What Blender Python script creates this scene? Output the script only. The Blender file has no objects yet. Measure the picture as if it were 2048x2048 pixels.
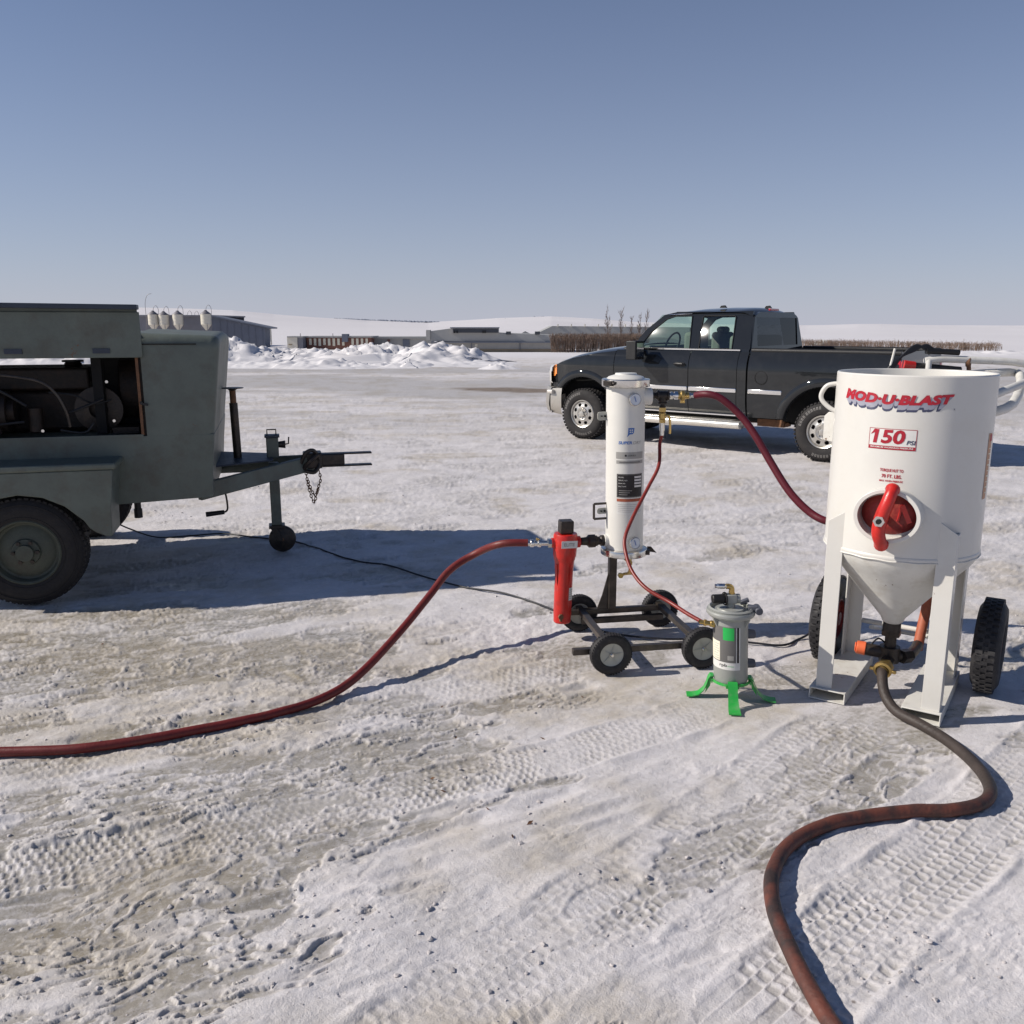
import bpy, bmesh, math, random
import numpy as np
from mathutils import Vector, Matrix
random.seed(7)
R=math.radians; PI=math.pi
SC=bpy.context.scene; COL=SC.collection
# ------------------------------------------------------------------ camera, sky, sun, exposure
FPX=1750.0; CAMH=1.72; HORY=650.0
PITCH=math.atan((1024-HORY)/FPX)
cam_d=bpy.data.cameras.new('camera'); cam=bpy.data.objects.new('camera',cam_d); COL.objects.link(cam)
cam.location=(0,0,CAMH); cam.rotation_euler=(PI/2-PITCH,0,0)
cam_d.sensor_fit='HORIZONTAL'; cam_d.sensor_width=36; cam_d.lens=36*FPX/2048
cam_d.clip_start=0.05; cam_d.clip_end=9000
SC.camera=cam
SUN_EL=R(34); SUN_AZ=R(4)            # sun stands to the left, a little towards the camera
sun_vec=Vector((-math.cos(SUN_AZ)*math.cos(SUN_EL),-math.sin(SUN_AZ)*math.cos(SUN_EL),math.sin(SUN_EL)))
w=bpy.data.worlds.new('World'); SC.world=w; w.use_nodes=True
nt=w.node_tree; nt.nodes.clear()
sky=nt.nodes.new('ShaderNodeTexSky'); sky.sky_type='NISHITA'; sky.sun_disc=False
sky.sun_elevation=SUN_EL
sky.sun_rotation=math.atan2(sun_vec.x,sun_vec.y)
sky.altitude=300; sky.air_density=1.0; sky.dust_density=0.0; sky.ozone_density=6.0
bg=nt.nodes.new('ShaderNodeBackground'); bg.inputs['Strength'].default_value=0.066
out=nt.nodes.new('ShaderNodeOutputWorld')
tint=nt.nodes.new('ShaderNodeMix'); tint.data_type='RGBA'; tint.blend_type='MULTIPLY'; tint.inputs[0].default_value=1.0
tint.inputs[7].default_value=(1.02,0.975,1.02,1)      # white balance of the camera
veil=nt.nodes.new('ShaderNodeMix'); veil.data_type='RGBA'; tcs=nt.nodes.new('ShaderNodeTexCoord'); sxs=nt.nodes.new('ShaderNodeSeparateXYZ'); nt.links.new(tcs.outputs['Generated'],sxs.inputs[0])
def wm(op,a,b=None):
    x=nt.nodes.new('ShaderNodeMath'); x.operation=op
    for i_,v_ in ((0,a),(1,b)):
        if v_ is None: continue
        if isinstance(v_,(int,float)): x.inputs[i_].default_value=v_
        else: nt.links.new(v_,x.inputs[i_])
    return x.outputs[0]
vf=wm('MULTIPLY',wm('POWER',2.718,wm('MULTIPLY',wm('MAXIMUM',sxs.outputs[2],0.0),-4.8)),0.82)   # horizon haze thinning upwards
nt.links.new(vf,veil.inputs[0])
veil.inputs[7].default_value=(6.7,7.0,8.6,1)         # thin even winter haze, the same all round
nt.links.new(sky.outputs[0],tint.inputs[6]); nt.links.new(tint.outputs[2],veil.inputs[6]); nt.links.new(veil.outputs[2],bg.inputs[0]); nt.links.new(bg.outputs[0],out.inputs[0])
sd=bpy.data.lights.new('sun','SUN'); sd.energy=4.9; sd.angle=R(0.5); sd.color=(1.0,0.93,0.84)
so=bpy.data.objects.new('sun',sd); COL.objects.link(so)
so.rotation_euler=sun_vec.to_track_quat('Z','Y').to_euler()
SC.view_settings.view_transform='Standard'; SC.view_settings.look='None'
SC.view_settings.exposure=0.12; SC.view_settings.gamma=1.0; SC.view_settings.use_curve_mapping=False
SC.render.engine='CYCLES'

# ------------------------------------------------------------------ helpers
def at(px,py,Y):
    """world point seen at pixel (px,py) of the 2048 photo on the upright plane y=Y"""
    a=(px-1024)/FPX; b=(1024-py)/FPX
    d=Vector((a,math.cos(PITCH)+b*math.sin(PITCH),-math.sin(PITCH)+b*math.cos(PITCH)))
    t=Y/d.y
    return Vector((0,0,CAMH))+d*t
def gz(px,py,z=0.0):
    a=(px-1024)/FPX; b=(1024-py)/FPX
    d=Vector((a,math.cos(PITCH)+b*math.sin(PITCH),-math.sin(PITCH)+b*math.cos(PITCH)))
    return Vector((0,0,CAMH))+d*((z-CAMH)/d.z)

def mat(name,col,rough=0.6,metal=0.0,var=0.12,vs=6.0,bump=0.0,bs=60.0,coat=0.0,dirt=None,dirt_amt=0.0,ds=9.0,spec=0.5,trans=0.0,ior=1.45,chips=0.0,chipcol=(0.16,0.08,0.045)):
    m=bpy.data.materials.new(name); m.use_nodes=True; N=m.node_tree.nodes; L=m.node_tree.links
    b=N['Principled BSDF']
    b.inputs['Roughness'].default_value=rough; b.inputs['Metallic'].default_value=metal
    b.inputs['Specular IOR Level'].default_value=spec; b.inputs['IOR'].default_value=ior
    b.inputs['Coat Weight'].default_value=coat; b.inputs['Coat Roughness'].default_value=0.04
    b.inputs['Transmission Weight'].default_value=trans
    tc=N.new('ShaderNodeTexCoord')
    n=N.new('ShaderNodeTexNoise'); n.inputs['Scale'].default_value=vs; n.inputs['Detail'].default_value=6; n.inputs['Roughness'].default_value=0.65
    L.new(tc.outputs['Object'],n.inputs['Vector'])
    mr=N.new('ShaderNodeMapRange'); mr.inputs[1].default_value=0.3; mr.inputs[2].default_value=0.7
    mr.inputs[3].default_value=1-var; mr.inputs[4].default_value=1+var
    L.new(n.outputs[0],mr.inputs[0])
    mx=N.new('ShaderNodeMix'); mx.data_type='RGBA'; mx.blend_type='MULTIPLY'; mx.inputs[0].default_value=1.0
    mx.inputs[6].default_value=(*col,1)
    L.new(mr.outputs[0],mx.inputs[7])
    last=mx.outputs[2]
    if dirt:
        n2=N.new('ShaderNodeTexNoise'); n2.inputs['Scale'].default_value=ds; n2.inputs['Detail'].default_value=8; n2.inputs['Roughness'].default_value=0.7
        L.new(tc.outputs['Object'],n2.inputs['Vector'])
        r2=N.new('ShaderNodeMapRange'); r2.inputs[1].default_value=0.48; r2.inputs[2].default_value=0.68; r2.inputs[3].default_value=0; r2.inputs[4].default_value=dirt_amt
        L.new(n2.outputs[0],r2.inputs[0])
        m2=N.new('ShaderNodeMix'); m2.data_type='RGBA'; L.new(r2.outputs[0],m2.inputs[0]); L.new(last,m2.inputs[6]); m2.inputs[7].default_value=(*dirt,1)
        last=m2.outputs[2]
    if chips>0:
        n4=N.new('ShaderNodeTexNoise'); n4.inputs['Scale'].default_value=38; n4.inputs['Detail'].default_value=5; n4.inputs['Roughness'].default_value=0.75
        n5=N.new('ShaderNodeTexNoise'); n5.inputs['Scale'].default_value=4.5; n5.inputs['Detail'].default_value=3
        L.new(tc.outputs['Object'],n4.inputs['Vector']); L.new(tc.outputs['Object'],n5.inputs['Vector'])
        ad=N.new('ShaderNodeMath'); ad.operation='ADD'; L.new(n4.outputs[0],ad.inputs[0]); L.new(n5.outputs[0],ad.inputs[1])
        r4=N.new('ShaderNodeMapRange'); r4.inputs[1].default_value=1.33-chips; r4.inputs[2].default_value=1.36-chips; L.new(ad.outputs[0],r4.inputs[0])
        m4=N.new('ShaderNodeMix'); m4.data_type='RGBA'; L.new(r4.outputs[0],m4.inputs[0]); L.new(last,m4.inputs[6]); m4.inputs[7].default_value=(*chipcol,1); last=m4.outputs[2]
    L.new(last,b.inputs['Base Color'])
    rr=N.new('ShaderNodeMapRange'); rr.inputs[1].default_value=0.3; rr.inputs[2].default_value=0.7
    rr.inputs[3].default_value=max(0.02,rough*0.85); rr.inputs[4].default_value=min(1,rough*1.15)
    L.new(n.outputs[0],rr.inputs[0]); L.new(rr.outputs[0],b.inputs['Roughness'])
    if bump>0:
        n3=N.new('ShaderNodeTexNoise'); n3.inputs['Scale'].default_value=bs; n3.inputs['Detail'].default_value=4
        L.new(tc.outputs['Object'],n3.inputs['Vector'])
        bp=N.new('ShaderNodeBump'); bp.inputs['Strength'].default_value=bump; bp.inputs['Distance'].default_value=0.01
        L.new(n3.outputs[0],bp.inputs['Height']); L.new(bp.outputs[0],b.inputs['Normal'])
    return m

M={}
M['trailer']=mat('weathered_green_grey_paint',(0.122,0.140,0.118),0.5,0,0.20,4,0.14,55,dirt=(0.085,0.065,0.045),dirt_amt=0.45,ds=5,chips=0.03)
M['trailer_rim']=mat('darkened_green_wheel_paint',(0.075,0.085,0.065),0.6,0,0.2,9,0.1,60,dirt=(0.05,0.04,0.03),dirt_amt=0.6,ds=10)  # the trailer paint made darker for the rims
M['trailer_dark']=mat('dark_hood_trim',(0.035,0.045,0.065),0.5,0,0.2,8,0.1,50)
M['engine']=mat('greasy_engine_metal',(0.016,0.012,0.010),0.55,0.3,0.5,14,0.4,40,dirt=(0.05,0.026,0.014),dirt_amt=0.5)
M['rubber']=mat('black_rubber',(0.018,0.0165,0.017),0.8,0,0.2,12,0.25,60,dirt=(0.05,0.042,0.036),dirt_amt=0.3,ds=14)
M['rubber_clean']=mat('black_wheel_rubber',(0.017,0.016,0.018),0.65,0,0.2,20,0.15,80,dirt=(0.2,0.19,0.18),dirt_amt=0.12,ds=25)
M['letters_white']=mat('faded_white_tyre_lettering',(0.20,0.19,0.18),0.7)
M['paint']=mat('dark_grey_truck_paint',(0.017,0.0185,0.0205),0.42,0.0,0.06,3,0,1,coat=1.0,dirt=(0.06,0.057,0.054),dirt_amt=0.13,ds=3,spec=.0)
M['paint_low']=M['paint']
M['black']=mat('black_plastic',(0.012,0.012,0.013),0.5,0,0.2,10,0.15,90)
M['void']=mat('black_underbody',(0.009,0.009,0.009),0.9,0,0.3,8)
M['chrome']=mat('chrome',(0.78,0.77,0.75),0.14,1.0,0.05,6)
M['chrome_dull']=mat('salt_dulled_bumper_chrome',(0.50,0.47,0.42),0.38,0.75,0.1,6,dirt=(0.35,0.32,0.27),dirt_amt=0.6,ds=6)
M['board']=mat('brushed_running_board',(0.78,0.75,0.68),0.30,0.75,0.08,9,dirt=(0.5,0.45,0.38),dirt_amt=0.4)
M['alloy']=mat('road_dusty_alloy',(0.55,0.53,0.49),0.34,0.8,0.1,10,dirt=(0.30,0.27,0.22),dirt_amt=0.5)
M['stainless']=mat('polished_stainless',(0.70,0.68,0.64),0.22,1.0,0.08,9)
M['steel_dark']=mat('dark_oily_steel',(0.045,0.038,0.034),0.42,0.5,0.3,16,0.2,80,dirt=(0.13,0.09,0.06),dirt_amt=0.4)
M['steel_raw']=mat('raw_bar_steel',(0.075,0.065,0.058),0.38,0.6,0.35,12,0.15,80,dirt=(0.17,0.14,0.11),dirt_amt=0.5,ds=10)
M['rust']=mat('rusty_steel',(0.17,0.085,0.045),0.8,0.1,0.35,18,0.3,90)
M['brass']=mat('brass',(0.52,0.36,0.13),0.33,0.9,0.15,20)
M['white_paint']=mat('warm_white_enamel',(0.62,0.605,0.565),0.34,0,0.035,4,0.03,150,coat=0.25,dirt=(0.50,0.46,0.39),dirt_amt=0.30,ds=4,chips=0.01)
M['white_skid']=mat('scuffed_white_enamel',(0.65,0.635,0.59),0.45,0,0.06,8,0.06,90,dirt=(0.42,0.37,0.29),dirt_amt=0.4,ds=12,chips=0.07)
M['white_col']=mat('white_powder_coat',(0.66,0.645,0.60),0.38,0,0.03,5,0.03,150,coat=0.2)
M['red_cast']=mat('red_cast_paint',(0.52,0.018,0.012),0.36,0,0.14,10,0.15,50,coat=0.25,dirt=(0.22,0.02,0.015),dirt_amt=0.5,ds=16,chips=0.03)
M['red_plate']=mat('dark_red_manway_plate',(0.22,0.022,0.020),0.5,0,0.3,14,0.25,50,dirt=(0.40,0.09,0.05),dirt_amt=0.6,ds=16)
M['orange']=mat('orange_paint',(0.70,0.14,0.05),0.5)
M['orange_hose']=mat('rust_red_hose',(0.36,0.09,0.045),0.6,0,0.2,20,dirt=(0.5,0.2,0.1),dirt_amt=0.3)
M['decal_red']=mat('red_lettering',(0.36,0.012,0.026),0.42)
M['decal_navy']=mat('navy_lettering',(0.055,0.060,0.11),0.5)
M['decal_grey']=mat('grey_drop_shadow_lettering',(0.30,0.30,0.36),0.5)
M['decal_white']=mat('white_sticker',(0.66,0.65,0.62),0.45)
M['decal_blue']=mat('blue_lettering',(0.055,0.15,0.42),0.45)
M['decal_black']=mat('black_sticker',(0.018,0.015,0.016),0.5)
M['decal_silver']=mat('grey_label',(0.32,0.31,0.29),0.5)
M['decal_tan']=mat('faded_brown_warning_label',(0.52,0.30,0.19),0.6)
M['decal_cream']=mat('cream_label',(0.72,0.68,0.54),0.6)
M['decal_grey2']=mat('dark_grey_label',(0.13,0.125,0.12),0.5)
M['decal_green']=mat('green_label',(0.02,0.42,0.08),0.4)
M['filter_grey']=mat('pewter_cast_aluminium',(0.31,0.32,0.30),0.42,0.15,0.08,9,0.1,60,dirt=(0.20,0.20,0.18),dirt_amt=0.3)
M['filter_dark']=mat('dark_blue_grey_cap',(0.085,0.09,0.11),0.5,0,0.1,9)
M['green_leg']=mat('green_powder_coat',(0.025,0.36,0.055),0.45,0,0.12,12,0.05,60,coat=0.2,dirt=(0.25,0.30,0.22),dirt_amt=0.4,ds=22,chips=0.05)
M['gauge']=mat('gauge_face',(0.62,0.66,0.72),0.3)
M['wheel_disc']=mat('grey_wheel_hub_plastic',(0.42,0.42,0.37),0.5,0,0.1,9,dirt=(0.30,0.27,0.22),dirt_amt=0.4,ds=18)
M['hose_red']=mat('oxblood_rubber_hose',(0.135,0.013,0.012),0.5,0,0.2,10,0.15,120,dirt=(0.15,0.045,0.03),dirt_amt=0.4)
M['hose_maroon']=mat('maroon_rubber_hose',(0.085,0.004,0.012),0.5,0,0.12,9,0.1,120)
M['hose_thin']=mat('thin_red_air_hose',(0.19,0.018,0.013),0.4,0,0.12,9)
M['hose_brown']=mat('worn_brown_blast_hose',(0.060,0.048,0.043),0.6,0,0.25,12,0.25,70,dirt=(0.13,0.09,0.07),dirt_amt=0.5)
M['hose_rust']=mat('rusty_brown_blast_hose',(0.27,0.085,0.05),0.6,0,0.25,12,0.25,70,dirt=(0.10,0.05,0.04),dirt_amt=0.5)
M['cable']=mat('black_cable',(0.012,0.013,0.018),0.5)
M['amber']=mat('amber_lens',(0.85,0.28,0.06),0.2,0,0.05,8,coat=0.8)
M['lens']=mat('headlamp_lens',(0.70,0.66,0.60),0.12,0.2,0.05,8,coat=1)
M['red_lens']=mat('red_lens',(0.5,0.02,0.04),0.2,coat=1)
M['seat']=mat('seat_fabric',(0.17,0.17,0.155),0.85)
M['silo']=mat('cream_galvanised_feed_bin',(0.62,0.58,0.49),0.5,0.1,0.06,2)
M['bin_top']=mat('grey_bin_lid',(0.20,0.19,0.20),0.5,0.2)
M['barn_wall']=mat('blue_grey_barn_cladding',(0.135,0.15,0.19),0.7,0,0.1,0.6)
M['barn_wall2']=mat('grey_barn_wall',(0.20,0.20,0.225),0.7,0,0.1,0.6)
M['roof_grey']=mat('grey_metal_roof',(0.33,0.33,0.32),0.7,0,0.08,0.4)
M['wall_tan']=mat('pale_grey_siding',(0.36,0.35,0.33),0.75,0,0.08,0.5)
M['wall_base']=mat('brown_wall_base',(0.30,0.235,0.155),0.8,0,0.15,0.6)
M['brick_red']=mat('dark_red_brown_wall',(0.20,0.095,0.07),0.8,0,0.2,0.8)
M['vent_shade_dark']=mat('dark_vents_and_shade',(0.05,0.055,0.065),0.5)  # dark tone for roof vents and the clerestory's painted shade
M['bark']=mat('grey_brown_bark',(0.15,0.115,0.10),0.9)
M['twig']=mat('brown_bare_twigs',(0.22,0.155,0.115),0.9,0,0.7,2.2)
M['twig_far']=mat('hazy_treeline_twigs',(0.20,0.22,0.27),0.9,0,0.2,0.05)  # distance haze mixed into the twig colour

def glass(name,col,alpha,gl=0.92):
    """thin tinted glazing: part clear tint, part mirror of the surroundings"""
    m=bpy.data.materials.new(name); m.use_nodes=True; N=m.node_tree.nodes; L=m.node_tree.links; N.clear()
    o=N.new('ShaderNodeOutputMaterial'); t=N.new('ShaderNodeBsdfTransparent'); t.inputs[0].default_value=(*col,1)
    g=N.new('ShaderNodeBsdfGlossy'); g.inputs['Roughness'].default_value=0.085; g.inputs[0].default_value=(gl,gl,gl,1)
    lw=N.new('ShaderNodeLayerWeight');lw.inputs[0].default_value=0.5
    f=N.new('ShaderNodeMath');f.operation='POWER';f.inputs[1].default_value=4.0;L.new(lw.outputs['Facing'],f.inputs[0])
    mp=N.new('ShaderNodeMath'); mp.operation='ADD'; mp.inputs[1].default_value=alpha+.045; mp.use_clamp=True
    mx=N.new('ShaderNodeMixShader')
    L.new(f.outputs[0],mp.inputs[0]); L.new(mp.outputs[0],mx.inputs[0]); L.new(t.outputs[0],mx.inputs[1]); L.new(g.outputs[0],mx.inputs[2]); L.new(mx.outputs[0],o.inputs[0])
    return m
M['glass']=glass('green_tinted_side_glass',(0.80,0.95,0.87),0.03)
M['glass_dark']=glass('dark_tinted_rear_glass',(0.035,0.037,0.05),0.0,.5)

class MB:
    def __init__(s): s.v=[]; s.f=[]
    def add(s,vs,fs):
        o=len(s.v); s.v.extend([tuple(p) for p in vs]); s.f.extend([tuple(i+o for i in f) for f in fs]); return s
    def box(s,x0,x1,y0,y1,z0,z1):
        return s.add([(x0,y0,z0),(x1,y0,z0),(x1,y1,z0),(x0,y1,z0),(x0,y0,z1),(x1,y0,z1),(x1,y1,z1),(x0,y1,z1)],
            [(0,3,2,1),(4,5,6,7),(0,1,5,4),(1,2,6,5),(2,3,7,6),(3,0,4,7)])
    def bar(s,p,q,wd,ht,up=(0,0,1)):
        p=Vector(p);q=Vector(q);d=(q-p).normalized();u=Vector(up)
        if abs(d.dot(u))>0.95:u=Vector((0,1,0))
        sx=d.cross(u).normalized()*wd/2;uz=sx.cross(d).normalized()*ht/2
        vs=[p-sx-uz,p+sx-uz,p+sx+uz,p-sx+uz,q-sx-uz,q+sx-uz,q+sx+uz,q-sx+uz]
        return s.add(vs,[(0,1,2,3),(7,6,5,4),(0,4,5,1),(1,5,6,2),(2,6,7,3),(3,7,4,0)])
    def frame(s,d):
        d=Vector(d).normalized();u=Vector((0,0,1)) if abs(d.z)<0.9 else Vector((1,0,0))
        a=d.cross(u).normalized();b=a.cross(d).normalized();return a,b
    def cyl(s,p,q,r0,r1=None,n=24,cap=True):
        r1=r0 if r1 is None else r1
        p=Vector(p);q=Vector(q);a,b=s.frame(q-p);vs=[];fs=[]
        for c,r in((p,r0),(q,r1)):
            for i in range(n):
                t=2*PI*i/n;vs.append(c+a*math.cos(t)*r+b*math.sin(t)*r)
        for i in range(n):j=(i+1)%n;fs.append((i,j,n+j,n+i))
        if cap:fs.append(tuple(range(n-1,-1,-1)));fs.append(tuple(range(n,2*n)))
        return s.add(vs,fs)
    def lathe(s,prof,o=(0,0,0),ax=(0,0,1),n=40,t0=0,t1=2*PI,ref=None):
        """prof: list of (radius, distance along axis)"""
        o=Vector(o);ax=Vector(ax).normalized()
        if ref is not None:
            a=Vector(ref).normalized();b=ax.cross(a)
        else:a,b=s.frame(ax)
        full=abs(t1-t0-2*PI)<1e-6;k=n if full else n+1;vs=[];fs=[]
        for r,h in prof:
            for i in range(k):
                t=t0+(t1-t0)*i/n;vs.append(o+ax*h+a*math.cos(t)*r+b*math.sin(t)*r)
        for j in range(len(prof)-1):
            for i in range(n):
                i2=(i+1)%k if full else i+1
                fs.append((j*k+i,j*k+i2,(j+1)*k+i2,(j+1)*k+i))
        return s.add(vs,fs)
    def tube(s,pts,r,n=12,closed=False,cap=True):
        pts=[Vector(p) for p in pts];m=len(pts);rr=r if hasattr(r,'__len__') else [r]*m
        tang=[]
        for i in range(m):
            if closed:tang.append((pts[(i+1)%m]-pts[i-1]).normalized())
            else:tang.append((pts[min(i+1,m-1)]-pts[max(i-1,0)]).normalized())
        a,b=s.frame(tang[0]);vs=[];fs=[]
        for i in range(m):
            if i:
                a=(a-tang[i]*a.dot(tang[i])).normalized();b=tang[i].cross(a).normalized()
            else:
                b=tang[0].cross(a).normalized()
            for k in range(n):
                t=2*PI*k/n;vs.append(pts[i]+a*math.cos(t)*rr[i]+b*math.sin(t)*rr[i])
        for i in range(m if closed else m-1):
            i2=(i+1)%m
            for k in range(n):
                k2=(k+1)%n;fs.append((i*n+k,i*n+k2,i2*n+k2,i2*n+k))
        if cap and not closed:fs.append(tuple(range(n-1,-1,-1)));fs.append(tuple(range((m-1)*n,m*n)))
        return s.add(vs,fs)
    def prism(s,poly,ex,ey,ez,o=(0,0,0)):
        """poly in the (ex,ey) plane, pushed along ez"""
        ex=Vector(ex);ey=Vector(ey);ez=Vector(ez);o=Vector(o);n=len(poly)
        vs=[o+ex*p[0]+ey*p[1] for p in poly]+[o+ex*p[0]+ey*p[1]+ez for p in poly]
        fs=[tuple(range(n)),tuple(range(2*n-1,n-1,-1))]
        for i in range(n):j=(i+1)%n;fs.append((i,n+i,n+j,j))
        return s.add(vs,fs)
    def grid(s,rows,closed=False):
        """rows: list of equal-length point lists"""
        n=len(rows[0]);vs=[p for r in rows for p in r];fs=[]
        for j in range(len(rows)-1):
            for i in range(n if closed else n-1):
                i2=(i+1)%n;fs.append((j*n+i,j*n+i2,(j+1)*n+i2,(j+1)*n+i))
        return s.add(vs,fs)
    def map(s,fn): s.v=[tuple(fn(Vector(p))) for p in s.v]; return s
    def build(s,name,m,parent=None,smooth=True,ang=38,bevel=0.0,seg=2,loc=None,fixn=True):
        me=bpy.data.meshes.new(name)
        vs=s.v
        if loc is not None:
            l=Vector(loc);vs=[tuple(Vector(p)-l) for p in vs]
        me.from_pydata(vs,[],s.f);me.validate()
        if fixn:
            bm=bmesh.new();bm.from_mesh(me);bmesh.ops.recalc_face_normals(bm,faces=bm.faces);bm.to_mesh(me);bm.free()
        me.materials.append(m)
        if smooth:
            me.polygons.foreach_set('use_smooth',[True]*len(me.polygons));me.set_sharp_from_angle(angle=R(ang))
        o=bpy.data.objects.new(name,me);COL.objects.link(o)
        if loc is not None:o.location=loc
        if parent is not None:o.parent=parent
        if bevel>0:
            b=o.modifiers.new('bevel','BEVEL');b.width=bevel;b.segments=seg;b.limit_method='ANGLE';b.angle_limit=R(40);b.harden_normals=False
        return o
def tag(o,label=None,cat=None,group=None,kind=None):
    if label:o['label']=label
    if cat:o['category']=cat
    if group:o['group']=group
    if kind:o['kind']=kind
    return o
def thing(name,label,cat,loc=(0,0,0),yaw=0,group=None):
    o=bpy.data.objects.new(name,None);COL.objects.link(o);o.location=loc;o.rotation_euler=(0,0,R(yaw));o.empty_display_size=0.2
    return tag(o,label,cat,group)
def cp(o,parent=None,loc=None):
    c=o.copy();COL.objects.link(c)
    if parent is not None:c.parent=parent
    if loc is not None:c.location=loc
    for ch in [x for x in bpy.data.objects if x.parent==o]:cp(ch,c)
    return c
def sm(pts,k=6,closed=False):
    """Catmull-Rom through pts"""
    P=[Vector(p) for p in pts];n=len(P);o=[]
    for i in range(n if closed else n-1):
        if closed:a,b,c,d=P[i-1],P[i],P[(i+1)%n],P[(i+2)%n]
        else:a,b,c,d=P[max(i-1,0)],P[i],P[i+1],P[min(i+2,n-1)]
        for j in range(k):
            t=j/k;o.append(0.5*((2*b)+(c-a)*t+(2*a-5*b+4*c-d)*t*t+(3*b-a-3*c+d)*t**3))
    if not closed:o.append(P[-1])
    return o
def arc(cx,cy,r,a0,a1,n):
    return [(cx+r*math.cos(R(a0+(a1-a0)*i/n)),cy+r*math.sin(R(a0+(a1-a0)*i/n))) for i in range(n+1)]
def text_mesh(body,size=1.0,shear=0.0,bold=0.0,thick=0.0,space=1.0,cuts=0):
    """flat lettering as (verts, faces) with its left bottom at the origin; x right, y up"""
    c=bpy.data.curves.new('lettering','FONT');c.body=body;c.size=size;c.shear=shear;c.offset=bold;c.extrude=thick;c.space_character=space;c.resolution_u=3
    o=bpy.data.objects.new('lettering',c);COL.objects.link(o)
    dg=bpy.context.evaluated_depsgraph_get();me=bpy.data.meshes.new_from_object(o.evaluated_get(dg))
    if cuts:
        bm=bmesh.new();bm.from_mesh(me);bmesh.ops.triangulate(bm,faces=bm.faces)
        bmesh.ops.subdivide_edges(bm,edges=[e for e in bm.edges if e.calc_length()>size*0.25],cuts=cuts);bm.to_mesh(me);bm.free()
    vs=[v.co.copy() for v in me.vertices];fs=[tuple(p.vertices) for p in me.polygons]
    bpy.data.objects.remove(o);bpy.data.curves.remove(c);bpy.data.meshes.remove(me)
    x0=min(v.x for v in vs);x1=max(v.x for v in vs);y0=min(v.y for v in vs);y1=max(v.y for v in vs)
    vs=[Vector((v.x-x0,v.y-y0,v.z)) for v in vs]
    return vs,fs,x1-x0,y1-y0
def fit_text(body,w_,h_,**k):
    vs,fs,a,b=text_mesh(body,**k)
    return [Vector((v.x*w_/a,v.y*h_/b,v.z)) for v in vs],fs
def patch(w_,h_,n=10,th=0.0):
    """flat sticker, left bottom at origin, subdivided across so that it can be bent"""
    vs=[Vector((w_*i/n,h_*j,0)) for j in (0,1) for i in range(n+1)]
    return vs,[(i,i+1,n+2+i,n+1+i) for i in range(n)]
def outline(w_,h_,t,n=10):
    vs=[];fs=[]
    for (x0,y0,a,b) in ((0,0,w_,t),(0,h_-t,w_,t),(0,t,t,h_-2*t),(w_-t,t,t,h_-2*t)):
        p,f=patch(a,b,n);o=len(vs);vs+=[q+Vector((x0,y0,0)) for q in p];fs+=[tuple(i+o for i in g) for g in f]
    return vs,fs
def wrap(vs,cx,cy,r,phi0,z0):
    """bend flat art round an upright cylinder; phi 0 faces -y, grows towards +x"""
    o=[]
    for v in vs:
        ph=R(phi0)+v.x/r;rr=r+v.z
        o.append(Vector((cx+rr*math.sin(ph),cy-rr*math.cos(ph),z0+v.y)))
    return o
def shift(vs,dx,dy,dz=0): return [v+Vector((dx,dy,dz)) for v in vs]
def hexnut(mb,p,q,r): return mb.cyl(p,q,r,r,6)

# ------------------------------------------------------------------ noise for the snow
def _h(ix,iy,s):
    h=(ix.astype(np.int64)*374761393+iy.astype(np.int64)*668265263+s*974711)&0xffffffff
    h=((h^(h>>13))*1274126177)&0xffffffff
    return ((h^(h>>16))&0xffffff)/float(0xffffff)
def vn(x,y,s):
    ix=np.floor(x);iy=np.floor(y);fx=x-ix;fy=y-iy;fx=fx*fx*fx*(fx*(fx*6-15)+10);fy=fy*fy*fy*(fy*(fy*6-15)+10)
    ix=ix.astype(np.int64);iy=iy.astype(np.int64)
    a=_h(ix,iy,s);b=_h(ix+1,iy,s);c=_h(ix,iy+1,s);d=_h(ix+1,iy+1,s)
    return (a*(1-fx)+b*fx)*(1-fy)+(c*(1-fx)+d*fx)*fy
def fbm(x,y,s,o=4,g=0.5):
    t=0;a=1;n=0
    for i in range(o):
        c,q=math.cos(0.7*i),math.sin(0.7*i)
        t=t+a*vn((x*c-y*q)*2**i+17.3*i,(x*q+y*c)*2**i+9.1*i,s+i);n+=a;a*=g
    return t/n
def ss(a,b,x): t=np.clip((x-a)/(b-a),0,1);return t*t*(3-2*t)

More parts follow.
